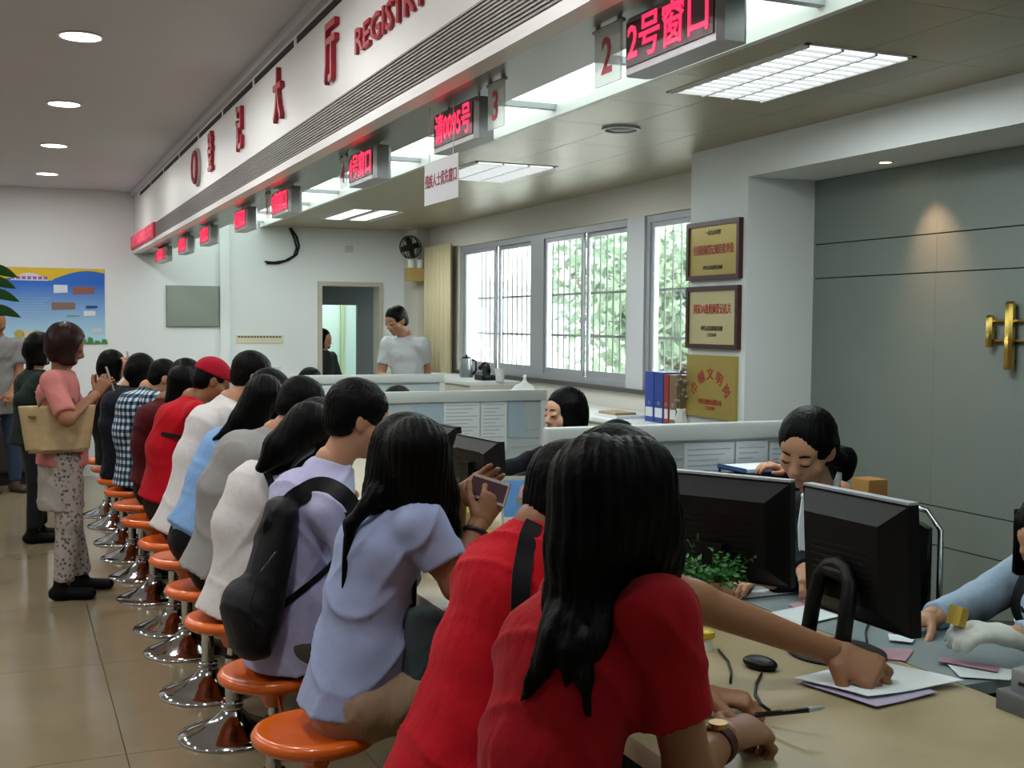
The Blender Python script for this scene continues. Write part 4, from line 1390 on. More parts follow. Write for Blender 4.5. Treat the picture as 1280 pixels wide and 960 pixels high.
# person in grey sweater
P7 = human('person in grey sweater with short black hair bent over the counter', (.74, 4.91, .455), (.80, 4.91, .555), on(340, 548, Y=4.91), on(378, 508, Y=4.88), (.85, 0, -.5), res='mid', sk='fair', group=G1, wrR=(1.25, 4.8, .81), wrL=(1.25, 5.05, .81),
           top=cloth('grey_knit', '#8e8c8b', .2), sleeve='long', hem=.08, bottom=cloth('black_cotton', '#131315'), shoes=m_shoe, hair='short', hunch=.10)
# woman in sky blue shirt
P6 = human('woman in sky blue shirt and black skirt with long black hair', (.745, 5.57, .455), (.795, 5.55, .56), on(304, 542, Y=5.55), on(338, 494, Y=5.55), (.88, .05, -.45), res='mid', female=True, sk='fair', group=G1, wrR=(1.27, 5.42, .81), wrL=(1.27, 5.68, .81),
           top=cloth('sky_blue_cotton', '#7fa6d6', .25), sleeve='short', hem=.0, bottom=cloth('black_cotton', '#131315'), bkind='skirt', shoes=m_shoe, hair='long', hunch=.05,
           locks=[(lk(((325, 495), (300, 525), (285, 540), (267, 549)), 5.44), [.08, .05, .03, .008]), (lk(((330, 490), (318, 525), (290, 545)), 5.45), [.085, .06, .012])])
# man in white shirt
P5 = human('man in white shirt with short black hair among the seated people', (.74, 6.02, .455), (.81, 6.05, .56), on(284, 506, Y=6.05), on(316, 470, Y=6.05), (.93, .0, -.36), res='mid', sk='fair', group=G1, wrR=(1.27, 5.95, .81), wrL=(1.27, 6.2, .81),
           top=cloth('white_cotton', '#d0cccb', .25), sleeve='short', hem=.1, bottom=cloth('navy_cotton', '#1c2233'), shoes=m_shoe, hair='short', hairscale=1.04, hunch=.05)
# man in red cap
P4 = human('man in red polo shirt and red cap', (.72, 6.73, .455), (.81, 6.73, .56), on(238, 503, Y=6.73), on(266, 476, Y=6.73), (.9, .0, -.42), res='mid', sk='tan', group=G1, wrR=(1.25, 6.6, .81), wrL=(1.27, 6.9, .81), fat=1.12,
           top=cloth('bright_red_cotton', '#b20d1d', .3), sleeve='short', hem=.02, collar=cloth('bright_red_cotton', '#b20d1d'), bottom=cloth('olive_cotton', '#24251c'), shoes=m_shoe, hair='short', hunch=.06)
strap('sling_strap', draped(P4.top, ((203, 542), (213, 544), (224, 546), (235, 549), (246, 553))), .022, .005, P4.mid + A(.1, .2, 0), cloth('black_strap', '#17181a'), P4.root)
h, l, u, s = P4.head, P4.look, P4.hu, P4.hr
blend('cap', [([ell(h + u * .045 - l * .02, (.094, .106, .088), (s, l, u)), ec(h + u * .045 + l * .07, h + u * .03 + l * .155, s, (.07, .05), (.010, .006)), ('h', (half(h + u * .028, -u)[1][0], None, None), .004)], .008, .01)], cloth('cap_red', '#a1142a', .1), P4.root)
# woman in maroon
P3 = human('woman in sleeveless maroon dress with long black hair', (.72, 7.33, .455), (.80, 7.33, .56), on(206, 506, Y=7.33), on(234, 474, Y=7.33), (.9, .0, -.42), res='mid', female=True, sk='tan', group=G1, wrR=(1.25, 7.2, .81), wrL=(1.25, 7.5, .81),
           top=cloth('maroon_cotton', '#4b0b13', .3), sleeve='none', hem=.0, bottom=cloth('black_cotton', '#131315'), bkind='skirt', shoes=m_shoe, hair='long', hunch=.06,
           locks=[(lk(((228, 475), (222, 500), (224, 515)), 7.25), [.09, .07, .02])])
# man in checked shirt
mk = cloth('navy_check', '#2a3a4a', .2)
nt = mk.node_tree
tc = [n for n in nt.nodes if n.type == 'TEX_COORD'][0]
sepn = nt.nodes.new('ShaderNodeSeparateXYZ')
nt.links.new(tc.outputs['Object'], sepn.inputs[0])
def band(expr_out, period):
    m1 = nt.nodes.new('ShaderNodeMath'); m1.operation = 'MULTIPLY'; m1.inputs[1].default_value = 1 / period
    m2 = nt.nodes.new('ShaderNodeMath'); m2.operation = 'FRACT'
    m3 = nt.nodes.new('ShaderNodeMath'); m3.operation = 'GREATER_THAN'; m3.inputs[1].default_value = .5
    nt.links.new(expr_out, m1.inputs[0]); nt.links.new(m1.outputs[0], m2.inputs[0]); nt.links.new(m2.outputs[0], m3.inputs[0])
    return m3.outputs[0]
addn = nt.nodes.new('ShaderNodeMath'); addn.operation = 'SUBTRACT'
nt.links.new(sepn.outputs['X'], addn.inputs[0]); nt.links.new(sepn.outputs['Y'], addn.inputs[1])
b1, b2 = band(addn.outputs[0], .05), band(sepn.outputs['Z'], .045)
s2 = nt.nodes.new('ShaderNodeMath'); s2.operation = 'ADD'
nt.links.new(b1, s2.inputs[0]); nt.links.new(b2, s2.inputs[1])
s3 = nt.nodes.new('ShaderNodeMath'); s3.operation = 'MULTIPLY'; s3.inputs[1].default_value = .5
nt.links.new(s2.outputs[0], s3.inputs[0])
rp = nt.nodes.new('ShaderNodeValToRGB')
rp.color_ramp.elements[0].color = lin('#c9d2d8') + (1,)
rp.color_ramp.elements[1].color = lin('#141c2a') + (1,)
e = rp.color_ramp.elements.new(.5); e.color = lin('#4d6a80') + (1,)
rp.color_ramp.interpolation = 'CONSTANT'
rp.color_ramp.elements[1].position, rp.color_ramp.elements[2].position = .3, .8
rp.color_ramp.elements[1].color, rp.color_ramp.elements[2].color = lin('#4d6a80') + (1,), lin('#141c2a') + (1,)
nt.links.new(s3.outputs[0], rp.inputs['Fac'])
nt.links.new(rp.outputs['Color'], nt.nodes['Principled BSDF'].inputs['Base Color'])
P2 = human('man in blue and white checked shirt', (.715, 7.94, .455), (.76, 7.94, .57), on(184, 490, Y=7.94), on(206, 473, Y=7.94), (.9, .0, -.42), res='mid', sk='fair', group=G1, wrR=(1.22, 7.8, .81), wrL=(1.25, 8.1, .81),
           top=mk, sleeve='long', hem=.1, bottom=cloth('dark_slacks', '#1b1d20'), shoes=m_shoe, hair='short', hunch=.08)
P1b = human('seated woman with black hair in dark blue beside the checked shirt', (.71, 8.54, .455), (.72, 8.54, .56), on(160, 488, Y=8.54), on(177, 464, Y=8.54), (.9, .0, -.42), res='far', female=True, sk='fair', group=G1, wrR=(1.2, 8.4, .81), wrL=(1.2, 8.7, .81),
            top=cloth('dark_navy', '#10131f'), sleeve='long', bottom=cloth('dark_slacks', '#1b1d20'), shoes=m_shoe, hair='long', hunch=.07)
wr = on(158, 466, Y=9.1)
P1a = human('seated woman in black raising a phone near her face', (.71, 9.25, .455), (.72, 9.25, .56), on(133, 484, Y=9.25), on(141, 458, Y=9.25), (.9, .0, -.3), res='far', female=True, sk='fair', group=G1, wrR=wr, wrL=on(160, 468, Y=9.35), hdR=(.1, .2, 1), hdL=(.1, -.2, 1), hnR=(-.5, .8, 0), hnL=(-.5, -.8, 0),
            top=cloth('black_cotton', '#131315'), sleeve='long', bottom=cloth('dark_slacks', '#1b1d20'), shoes=m_shoe, hair='long', hunch=.05)
# extra seated pair beyond is hidden; ------------------------------------------------ standing visitors
hd, nk = on(83, 432, Y=6.95), on(77, 470, Y=6.95)
fx, fy = .27, 6.95
wr = on(121, 492, Y=6.9)
W1 = human('standing woman in pink blouse looking at her phone', (fx, fy, 0), (.265, fy, .80), nk, hd, (.9, -.02, -.38), res='mid', female=True, sk='tan', size=.95, wrR=wr, wrL=on(123, 490, Y=7.05), elR=on(84, 524, Y=6.66), shR=on(66, 478, Y=6.80), hdR=(.5, .1, .8), hdL=(.5, -.1, .8), hnR=(.2, .9, 0), hnL=(.2, -.9, 0),
           knR=(.28, fy - .08, .44), knL=(.29, fy + .09, .44), anR=(.25, fy - .09, .085), anL=(.36, fy + .12, .085), toe=(1, -.25, 0),
           top=cloth('pink_cotton', '#bd7672', .25), sleeve='elbow', hem=.05, collar=cloth('pale_pink_collar', '#c9a2a4'), bottom=cloth('printed_trousers', '#8d857f', .2), shoes=m_shoe, hair='bob', hairmat=m_hairbrown, hairscale=1.13, hunch=.02)
blend('tunic', [([ec(W1.hip + UPV * .04 + A(-.02, 0, 0), W1.hip + A(-.02, 0, -.30), (0, 1, 0), (.135, .155), (.115, .125), 'b')], .012, .02)], cloth('pale_tunic', '#97918b', .3), W1.root, folds(.006, 1.3, 2))
mp = MATS['cloth_printed_trousers']
nt = mp.node_tree
vo = nt.nodes.new('ShaderNodeTexVoronoi'); vo.inputs['Scale'].default_value = 45
tcn = nt.nodes.new('ShaderNodeTexCoord')
rp = nt.nodes.new('ShaderNodeValToRGB')
rp.color_ramp.elements[0].color, rp.color_ramp.elements[1].color = lin('#4d4340') + (1,), lin('#a39b95') + (1,)
rp.color_ramp.elements[0].position, rp.color_ramp.elements[1].position = .18, .5
nt.links.new(tcn.outputs['Object'], vo.inputs['Vector']); nt.links.new(vo.outputs['Distance'], rp.inputs['Fac']); nt.links.new(rp.outputs['Color'], nt.nodes['Principled BSDF'].inputs['Base Color'])
hd, nk = on(50, 437, Y=8.8), on(44, 468, Y=8.8)
W2 = human('standing dark-haired woman in dark green jacket behind the pink blouse', (nk[0], 8.8, 0), (nk[0] - .02, 8.8, .82), nk, hd, (.85, -.15, -.45), res='far', female=True, sk='fair', size=.97, wrR=on(48, 506, Y=8.65), wrL=on(52, 506, Y=8.9), elR=on(27, 500, Y=8.6),
           knR=(nk[0], 8.71, .44), knL=(nk[0], 8.9, .44), anR=(nk[0] - .02, 8.7, .085), anL=(nk[0] + .02, 8.92, .085), top=cloth('dark_green_jacket', '#1f2823'), sleeve='long', hem=.14, bottom=cloth('dark_slacks', '#1b1d20'), shoes=m_shoe, hair='long', hunch=.02)
hd, nk = on(-6, 403, Y=11.4), on(-2, 425, Y=11.4)
M3 = human('man in grey T-shirt and jeans standing at the edge of the hall', (-.09, 11.4, 0), (-.1, 11.4, .86), nk, hd, (.6, -.7, -.2), face=(.5, -.8, 0), res='far', sk='tan', wrR=(-.2, 11.2, .85), wrL=on(14, 490, Y=11.2),
           knR=(-.2, 11.38, .46), knL=(.0, 11.42, .46), anR=(-.2, 11.4, .085), anL=(.02, 11.42, .085), top=cloth('grey_cotton', '#7d7d7c'), sleeve='short', hem=.14, bottom=cloth('blue_jeans', '#2f3d52'), shoes=M('brown_shoe', '#3f2c22', .6), hair='short', hunch=.02)

# ------------------------------------------------------------------ the staff
m_navy = cloth('navy_uniform', '#090b14', .2)
m_shirtw = cloth('white_shirt_cotton', '#c9cbd0', .2)
hd, nk = on(1008, 560, Y=2.98), on(1030, 628, Y=3.06)
S1 = human('clerk in navy vest and white collar with black hair tied back', (2.50, 3.15, .45), (2.50, 3.15, .56), nk, hd, (-.80, -.42, -.5), face=(-.9, -.35, 0), res='near', female=True, sk='fair', headup=(.25, .0, 1),
           wrR=on(1008, 716, Y=2.75), wrL=(2.05, 2.82, .80), top=m_navy, sleeve='long', top_fold=.002, hem=.1, bottom=m_navy, shoes=m_shoe, hair='tied', hairscale=1.03, brows=True, locks=[([on(1040, 570, Y=3.02), on(1054, 574, Y=3.06), on(1056, 590, Y=3.06)], [.03, .040, .030])], hunch=.03, curlR=(40, 50, 30),
           knR=(2.2, 3.08, .5), knL=(2.2, 2.85, .5), anR=(2.3, 3.05, .085), anL=(2.3, 2.85, .085))
n0 = S1.neck
cw = M('white_collar', '#ccd0d4', .8)
def wing(pts, name, mat, root, ext):
    return part(name, B().prism([np.array(p, float) for p in pts], ext), mat, root, world=True)
fr = S1.f
wing([on(1003, 622, Y=2.86), on(1012, 612, Y=2.88), on(1018, 640, Y=2.84), on(1008, 690, Y=2.82), on(1000, 712, Y=2.82), on(998, 660, Y=2.83)], 'shirt_front', cw, S1.root, (.02, .03, 0))
wing([on(1006, 655, Y=2.835), on(1014, 650, Y=2.835), on(1016, 706, Y=2.815), on(1008, 706, Y=2.815)], 'tie', M('dark_red_tie', '#8a2f3a', .7), S1.root, (.004, .006, 0))
part('collar', B().tube([on(1004, 618, Y=2.86), on(1012, 634, Y=2.87), on(1025, 640, Y=2.9), on(1040, 622, Y=2.95), on(1048, 598, Y=3.02), on(1050, 588, Y=3.07)], [.008, .013, .012, .011, .011, .007], 8), cw, S1.root, world=True, smooth=True)
# clerk with gloves at the stone wall end
hd, nk = on(1316, 672, Y=2.25), on(1322, 742, Y=2.25)
m_lb = cloth('pale_blue_shirt', '#94a6bb', .25)
wr, wl = on(1264, 796, Y=2.0), on(1163, 772, Y=2.32)
S2 = human('clerk in pale blue sleeves and navy vest wearing white gloves', (2.72, 2.3, .45), (2.72, 2.3, .55), nk, hd, (-.85, -.15, -.5), face=(-1, -.1, 0), res='near', female=True, sk='fair', top=m_navy, sleeve_mat=m_lb, sleeve='long', top_fold=.003, hem=.1, bottom=m_navy, shoes=m_shoe, hair='bob',
           shR=on(1285, 715, Y=2.42), shL=on(1310, 760, Y=2.1), wrR=wl, wrL=wr, elR=on(1222, 752, Y=2.42), elL=(2.42, 1.9, .84), hdL=on(1205, 775, Y=2.03) - wr, hdR=(-1, 0, -.1), hnL=(-.1, .1, -1), hands='R', gloveR=None, hunch=.03,
           knR=(2.3, 2.4, .5), knL=(2.3, 2.1, .5), anR=(2.4, 2.4, .085), anL=(2.4, 2.1, .085))
m_glove = M('white_cotton_glove', '#c2c3c0', .85, bump=(20, .15, .01))
blend('glove', [(hand_prims(wr, on(1205, 785, Y=2.03) - wr, (-.1, .2, -1), (0, 1, .4), (20, 30, 25), .98, glove=.004), .004, .008)], m_glove, S2.root)
# woman in profile behind the near partition
hd = on(706, 516, Y=5.1)
S3 = human('staff woman in navy seen in profile above the partition', (2.6, 5.15, .45), (2.58, 5.12, .55), hd + A(.05, .03, -.17), hd, (-.97, -.1, -.15), face=(-1, 0, 0), res='near', female=True, sk='pale', top=m_navy, sleeve='long', hem=.1, bottom=m_navy, shoes=m_shoe, hair='long', hairscale=1.02, brows=True,
           wrR=(2.02, 5.2, .80), wrL=(2.0, 4.85, .80), knR=(2.35, 5.2, .5), knL=(2.35, 5.0, .5), anR=(2.4, 5.2, .085), anL=(2.4, 5.0, .085), hunch=.02)
def seated_staff(lab, px, py, y, top, res='far', face=(-1, 0, 0), hair='short', female=False, lookz=-.35):
    hd = on(px, py, Y=y)
    x = hd[0] + .08
    return human(lab, (x + .08, y, .45), (x + .08, y, hd[2] - .62 if hd[2] > 1.1 else .5), hd + A(.07, 0, -.17), hd, (face[0], face[1], lookz), face=face, res=res, female=female, sk='fair', top=top, sleeve='long', bottom=m_navy, shoes=m_shoe, hair=hair,
                 wrR=(x - .42, y + .1, .80), wrL=(x - .42, y - .1, .80), knR=(x - .3, y + .1, .5), knL=(x - .3, y - .1, .5), anR=(x - .2, y + .1, .085), anL=(x - .2, y - .1, .085), hunch=.02)
S4 = seated_staff('staff member whose black hair shows above the near partition', 768, 560, 4.6, m_navy, 'mid')
S6 = seated_staff('staff member whose hair shows above the partition of white sheets', 495, 506, 7.3, m_navy, 'far')
S5 = seated_staff('staff member whose hair shows between the two farthest partitions', 386, 478, 9.7, m_navy, 'far')
# staff member behind the clerk reaching to the trays
hd = on(1040, 566, Y=3.62)
S9 = human('staff member in navy hidden behind the clerk reaching for the trays', (2.85, 3.65, .45), (2.85, 3.65, .55), on(1046, 626, Y=3.66), on(1014, 574, Y=3.62), (-.9, -.1, -.5), face=(-1, -.1, 0), res='mid', female=True, sk='fair', top=m_navy, sleeve='long', hem=.1, bottom=m_navy, shoes=m_shoe, hair='bob', hairscale=.92,
           wrR=on(985, 592, Y=3.75), hdR=on(950, 574, Y=3.78) - on(985, 592, Y=3.75), wrL=(2.4, 3.5, .80), knR=(2.5, 3.7, .5), knL=(2.5, 3.5, .5), anR=(2.6, 3.7, .085), anL=(2.6, 3.5, .085))
# standing man in white shirt
hd, nk = on(495, 401, Y=9.6), on(508, 424, Y=9.62)
x = nk[0] + .0
S7 = human('staff man in white short-sleeved shirt standing behind the partitions', (x, 9.65, 0), (x + .02, 9.65, .9), nk, hd, (-.85, -.35, -.4), face=(-.75, -.65, 0), res='mid', sk='fair', top=m_shirtw, sleeve='short', hem=.16, collar=m_shirtw, bottom=cloth('dark_slacks', '#1b1d20'), shoes=m_shoe, hair='short', hairscale=1.03, brows=True,
           wrL=on(537, 486, Y=9.55), wrR=on(483, 470, Y=9.5), elL=on(533, 462, Y=9.62), knR=(x - .08, 9.7, .48), knL=(x + .1, 9.6, .48), anR=(x - .08, 9.72, .085), anL=(x + .1, 9.62, .085), toe=(-.75, -.65, 0), hunch=.01)
hd = on(404, 424, Y=12.62)
S8 = human('woman in dark clothes standing in the doorway', (hd[0], 12.62, 0), (hd[0], 12.62, .84), hd + A(0, .01, -.16), hd, (.7, -.6, -.2), face=(.7, -.7, 0), res='far', female=True, sk='fair', size=.95, top=cloth('charcoal_cotton', '#2b2d30'), sleeve='long', hem=.15, bottom=cloth('dark_slacks', '#1b1d20'), shoes=m_shoe, hair='long',
           knR=(hd[0] - .06, 12.6, .44), knL=(hd[0] + .08, 12.65, .44), anR=(hd[0] - .06, 12.6, .085), anL=(hd[0] + .08, 12.65, .085), hunch=.01)
# ------------------------------------------------------------------ monitors and other things on the counter
m_blackpl = M('black_plastic', '#070708', .45, spec=.25, bump=(200, .05, .001))
m_blackgloss = M('black_gloss', '#0a0a0c', .2)
m_silver = M('silver_plastic', '#aab0b8', .35, metal=.3)
m_screen = M('lit_screen', '#9fb6cc', .3, emit=.5)
def monitor(x, y, yaw, w, z0, z1, lab, tilt=.06, silver=True, arch=True):
    """screen faces local +x, the shell's back local -x"""
    t = thing('monitor', lab, 'monitor', (x, y, ZT), yaw, group='computer monitors on the counter')
    a, b = z0 - ZT, z1 - ZT
    def tl(p):
        return (p[0] - tilt * (p[2] - a), p[1], p[2])
    def shell(x0, x1, i0, i1):
        h = w / 2
        r0 = [(x0, -h + i0, a + i0), (x0, h - i0, a + i0), (x0, h - i0, b - i0), (x0, -h + i0, b - i0)]
        r1 = [(x1, -h + i1, a + i1 * 1.1), (x1, h - i1, a + i1 * 1.1), (x1, h - i1, b - i1), (x1, -h + i1, b - i1)]
        return B().add([tl(p) for p in r0 + r1], [(3, 2, 1, 0), (4, 5, 6, 7), (0, 1, 5, 4), (1, 2, 6, 5), (2, 3, 7, 6), (3, 0, 4, 7)])
    part('bezel', shell(.0, .03, 0, 0), m_blackpl, t)
    part('back_shell', shell(-.045, .0, .055, .006), m_blackpl, t)
    part('screen', shell(.03, .032, .018, .018), m_screen, t)
    if silver:
        part('top_strip', B().add([tl(p) for p in [(.0, -w / 2, b), (.03, -w / 2, b), (.03, w / 2, b), (.0, w / 2, b), (.0, -w / 2, b + .006), (.03, -w / 2, b + .006), (.03, w / 2, b + .006), (.0, w / 2, b + .006)]],
                                  [(0, 3, 2, 1), (4, 5, 6, 7), (0, 1, 5, 4), (1, 2, 6, 5), (2, 3, 7, 6), (3, 0, 4, 7)]), m_silver, t)
    for k in range(7):
        z = a + .09 + k * .016
        part('vent_slot', B().add([tl(p) for p in [(-.0475, -w * .28, z), (-.0475, w * .28, z), (-.0475, w * .28, z + .004), (-.0475, -w * .28, z + .004), (-.044, -w * .28, z), (-.044, w * .28, z), (-.044, w * .28, z + .004), (-.044, -w * .28, z + .004)]],
                               [(0, 1, 2, 3), (7, 6, 5, 4), (0, 4, 5, 1), (1, 5, 6, 2), (2, 6, 7, 3), (3, 7, 4, 0)]), m_blackgloss, t)
    if arch:
        pts = [(-.10, -.062, .012), (-.082, -.06, .12), (-.07, -.055, .18), (-.062, -.03, .212), (-.06, 0, .22), (-.062, .03, .212), (-.07, .055, .18), (-.082, .06, .12), (-.10, .062, .012)]
        part('stand_arch', B().tube(pts, .019, 10), m_blackpl, t, smooth=True)
        part('hinge', B().cyl((-.065, -.045, .20), (-.065, .045, .20), .018, n=14), m_blackpl, t)
    else:
        part('stand_neck', B().box((-.075, -.04, .01), (-.04, .04, .2)), m_blackpl, t)
    part('base', B().lathe([(0, 0), (.115, 0), (.118, .006), (.10, .014), (.03, .02), (0, .02)], (-.06, 0, 0), n=36), m_blackpl, t)
    return t
monitor(1.885, 2.235, .03, .37, .835, 1.145, 'black monitor with silver top edge in front of the gloved clerk')
mc = (on(979, 602, Z=1.14) + on(850, 590, Z=1.14)) / 2
monitor(1.80, 2.70, .52, .42, .85, 1.138, 'black monitor seen from behind next to the potted plant', arch=False)
monitor(1.86, 4.66, .1, .40, .82, 1.06, 'black monitor beside the blue display card', silver=False, arch=False)
monitor(1.88, 5.22, .1, .40, .82, 1.075, 'black monitor partly hidden by the pale blue blouse woman', silver=False, arch=False)
monitor(1.86, 7.4, .1, .4, .82, 1.07, 'black monitor past the second partition', silver=False, arch=False)
monitor(1.86, 9.6, .1, .4, .82, 1.07, 'black monitor at the farthest desk', silver=False, arch=False)

def sheet(name, pts, mat, lab, cat, z, bend=0.0, th=.0012, lines=None, group=None):
    """paper lying on the counter, corners by pixel on the plane z"""
    c = [on(px, py, Z=z) for px, py in pts]
    n = 6
    top, vs, fs = [], [], []
    for i in range(n + 1):
        for j in range(n + 1):
            u, v = i / n, j / n
            p = c[0] * (1 - u) * (1 - v) + c[1] * u * (1 - v) + c[2] * u * v + c[3] * (1 - u) * v
            top.append(p + UPV * bend * (math.sin(3 * u + 2 * v) ** 2))
    vs = top + [p - UPV * th for p in top]
    m = (n + 1) ** 2
    for i in range(n):
        for j in range(n):
            q = [i * (n + 1) + j, (i + 1) * (n + 1) + j, (i + 1) * (n + 1) + j + 1, i * (n + 1) + j + 1]
            fs += [tuple(q), tuple(k + m for k in q[::-1])]
    return solo(name, B().add(vs, fs), mat, lab, cat, group, smooth=True)
m_pink = M('pink_form', '#b58f9c', .8, var=(40, '#a97f8e', .4))
m_lilac = M('lilac_form', '#a59bb5', .8)
GP = 'papers and forms on the counter'
sheet('document', ((992, 847), (1100, 826), (1206, 852), (1085, 872)), m_paper, 'white papers held under the hand of the man in red', 'paper', ZT + .012, .004, group=GP)
sheet('document', ((1000, 853), (1090, 838), (1172, 866), (1095, 884)), m_lilac, 'lilac form beneath the white papers under the hand', 'paper', ZT + .006, .002, group=GP)
sheet('document', ((1086, 808), (1142, 812), (1132, 826), (1090, 822)), m_pink, 'pink form below the gloved clerk\'s monitor', 'paper', ZT + .003, group=GP)
sheet('document', ((1176, 820), (1250, 833), (1247, 840), (1172, 826)), m_pink, 'pink slip beneath the white glove', 'paper', ZT + .007, group=GP)
sheet('document', ((1180, 826), (1275, 838), (1262, 850), (1200, 846)), m_paper, 'white form beside the grey device', 'paper', ZT + .003, group=GP)
sheet('document', ((905, 742), (985, 734), (1000, 740), (925, 748)), m_paper, 'white paper behind the potted plant', 'paper', ZT + .003, group=GP)
sheet('document', ((985, 755), (1030, 742), (1040, 752), (1000, 764)), m_pink, 'small pink note before the navy clerk', 'paper', ZT + .003, group=GP)
sheet('document', ((950, 768), (1010, 756), (1050, 770), (985, 785)), m_paper, 'white sheet left of the monitor arch', 'paper', ZT + .004, group=GP)
sheet('document', ((1110, 792), (1145, 796), (1140, 803), (1112, 800)), m_paper, 'small white card below the monitor', 'paper', ZT + .005, group=GP)
sheet('document', ((560, 690), (600, 676), (618, 690), (580, 706)), m_paper, 'white sheet on the counter by the phone woman', 'paper', ZT + .003, group=GP)

# potted plant with printed red flower
pp = on(889, 772, Z=ZT)
t = thing('potted_plant', 'small leafy green plant in a peach pot with a red flower', 'potted plant', pp)
part('pot', B().lathe([(0, 0), (.046, 0), (.058, .10), (.058, .108), (.053, .108), (.051, .096), (0, .096)], n=32), M('peach_ceramic', '#b98e6c', .5), t, smooth='edges')
part('soil', B().lathe([(0, .095), (.051, .096), (.051, .1), (0, .104)], n=20), M('soil', '#2a2119', .9), t)
fl_ = B()
dv = unit(-pp[:2].tolist() if False else [-pp[0], -pp[1], 0])
sd = np.cross(UPV, dv)
for k in range(5):
    q = k * 2 * math.pi / 5
    c0 = dv * .0535 + UPV * .05 + (sd * math.cos(q) + UPV * math.sin(q)) * .011 + sd * .012
    fl_.obox(c0, [sd * math.cos(q) + UPV * math.sin(q), -sd * math.sin(q) + UPV * math.cos(q), dv], (.009, .0055, .0022))
part('flower_print', fl_, M('red_flower_print', '#a8202a', .5), t)
rnd = random.Random(11)
lv = B()
st = B()
for k in range(90):
    q, e = rnd.uniform(0, 6.28), rnd.uniform(.1, 1.3)
    L = rnd.uniform(.06, .135)
    d = np.array([math.cos(q) * math.cos(e), math.sin(q) * math.cos(e), math.sin(e) * .9])
    p0 = np.array([.02 * math.cos(q), .02 * math.sin(q), .10])
    p1 = p0 + d * L
    st.tube([p0, p0 + d * L * .5 + UPV * .006, p1], [.0016, .0013, .0008], 5)
    for j in range(9):
        c0 = p0 + d * L * (.25 + .085 * j)
        u = unit([rnd.gauss(0, 1), rnd.gauss(0, 1), rnd.gauss(.2, .6)])
        v = unit(np.cross(u, d + .01))
        s = rnd.uniform(.007, .013)
        lv.add([c0, c0 + u * s + v * s * .5, c0 + u * s * 2.1, c0 + u * s - v * s * .5], [(0, 1, 2, 3)])
part('stems', st, M('plant_stem', '#2f5a27', .6), t, kind='stuff')
part('leaves', lv, M('houseplant_leaf', '#285c22', .55, var=(30, '#3b7a30', .6)), t, smooth=False, kind='stuff')

# mouse, cables, pen, glue, device
mp_ = on(950, 835, Z=ZT)
t = thing('computer_mouse', 'small black mouse with cord on the marble counter', 'mouse', mp_)
blend('mouse_body', [([ell(mp_ + UPV * .012, (.03, .045, .016), ((1, .3, 0), (-.3, 1, 0), UPV)), half(mp_ + UPV * .001, -UPV)], .003, .004)], m_blackpl, t)
def cord(pts, z, r):
    return [on(px, py, Z=z) for px, py in pts]
part('cord', B().tube(cord(((952, 842), (945, 855), (944, 868), (951, 880), (962, 888)), ZT + .004, .004), .0035, 6), m_blackpl, t, world=True, smooth=True)
for pts, lab in ((((898, 812), (910, 826), (914, 840), (913, 852)), 'thin black cable on the marble by the yellow cap'), (((1088, 772), (1082, 790), (1084, 806)), 'black cable hanging behind the monitor arch'), (((905, 758), (930, 748), (938, 738), (945, 728)), 'black cable with a knot behind the potted plant'), (((905, 764), (925, 772), (945, 768)), 'short black cable lying by the plant')):
    c = cord(pts, ZT + .005, .003)
    solo('cable', B().tube(c, .003, 6), m_blackpl, lab, 'cable', smooth=True)
g = on(882, 812, Z=ZT)
t = thing('glue_bottle', 'small white bottle with yellow cap on the counter', 'bottle', g)
part('bottle_body', B().lathe([(0, 0), (.016, 0), (.017, .03), (.008, .036), (0, .036)], n=18), m_white, t)
part('cap', B().lathe([(.02, .030), (.022, .032), (.022, .045), (.012, .05), (0, .05)], n=18), M('yellow_plastic', '#c2a51a', .4), t)
a, b = on(1000, 889, Z=ZT + .055), on(1031, 884, Z=ZT + .055)
t = thing('pen', 'black pen in the hand of the woman in red', 'pen', (a[0], a[1], ZT))
d = unit(b - a)
a0 = on(945, 894, Z=ZT + .02)
part('barrel', B().cyl(a0, a + d * .02, .0055, n=10), m_blackgloss, t, world=True)
part('tip', B().tube([a + d * .02, b - d * .012, b], [.0055, .0045, .0015], 10), m_silver, t, world=True)
dx = on(1266, 886, Z=ZT)
t = thing('grey_device', 'grey two-tier desktop device at the counter\'s back edge', 'device', (1.92, 1.74, ZT))
part('housing', B().bevbox((1.875, 1.60, ZT), (1.99, 1.79, ZT + .04), .006), M('device_grey', '#5d6062', .5), t, world=True)
part('upper_tier', B().bevbox((1.90, 1.62, ZT + .04), (1.99, 1.775, ZT + .085), .006), M('device_light_grey', '#83878a', .5), t, world=True)
part('slot', B().box((1.8985, 1.64, ZT + .055), (1.901, 1.75, ZT + .062)), m_dark, t, world=True)

# display card in acrylic stand, yellow tent card
pc = on(655, 668, Z=ZT)
t = thing('display_card', 'blue display card with pink figure in clear stand on the counter', 'display card', pc, math.atan2(-pc[1], -pc[0]) + .12)
def card(x, y0, y1, z0, z1, th=.003, lean=-.22):
    return B().add([(x + lean * z, y, z) for z in (z0, z1) for y in (y0, y1)] + [(x + th + lean * z, y, z) for z in (z0, z1) for y in (y0, y1)], [(0, 2, 3, 1), (4, 5, 7, 6), (0, 1, 5, 4), (1, 3, 7, 5), (3, 2, 6, 7), (2, 0, 4, 6)])
part('stand', card(-.004, -.085, .085, .0, .215, .003), M('stand_grey', '#a8a79c', .4), t)
part('blue_print', card(.0, -.075, .075, .065, .2, .001), M('card_blue', '#3d78c4', .5, var=(8, '#6ea4d8', .7)), t)
part('pale_print', card(.0, -.075, .075, .008, .0645, .001), M('card_pale', '#c3c6c2', .5), t)
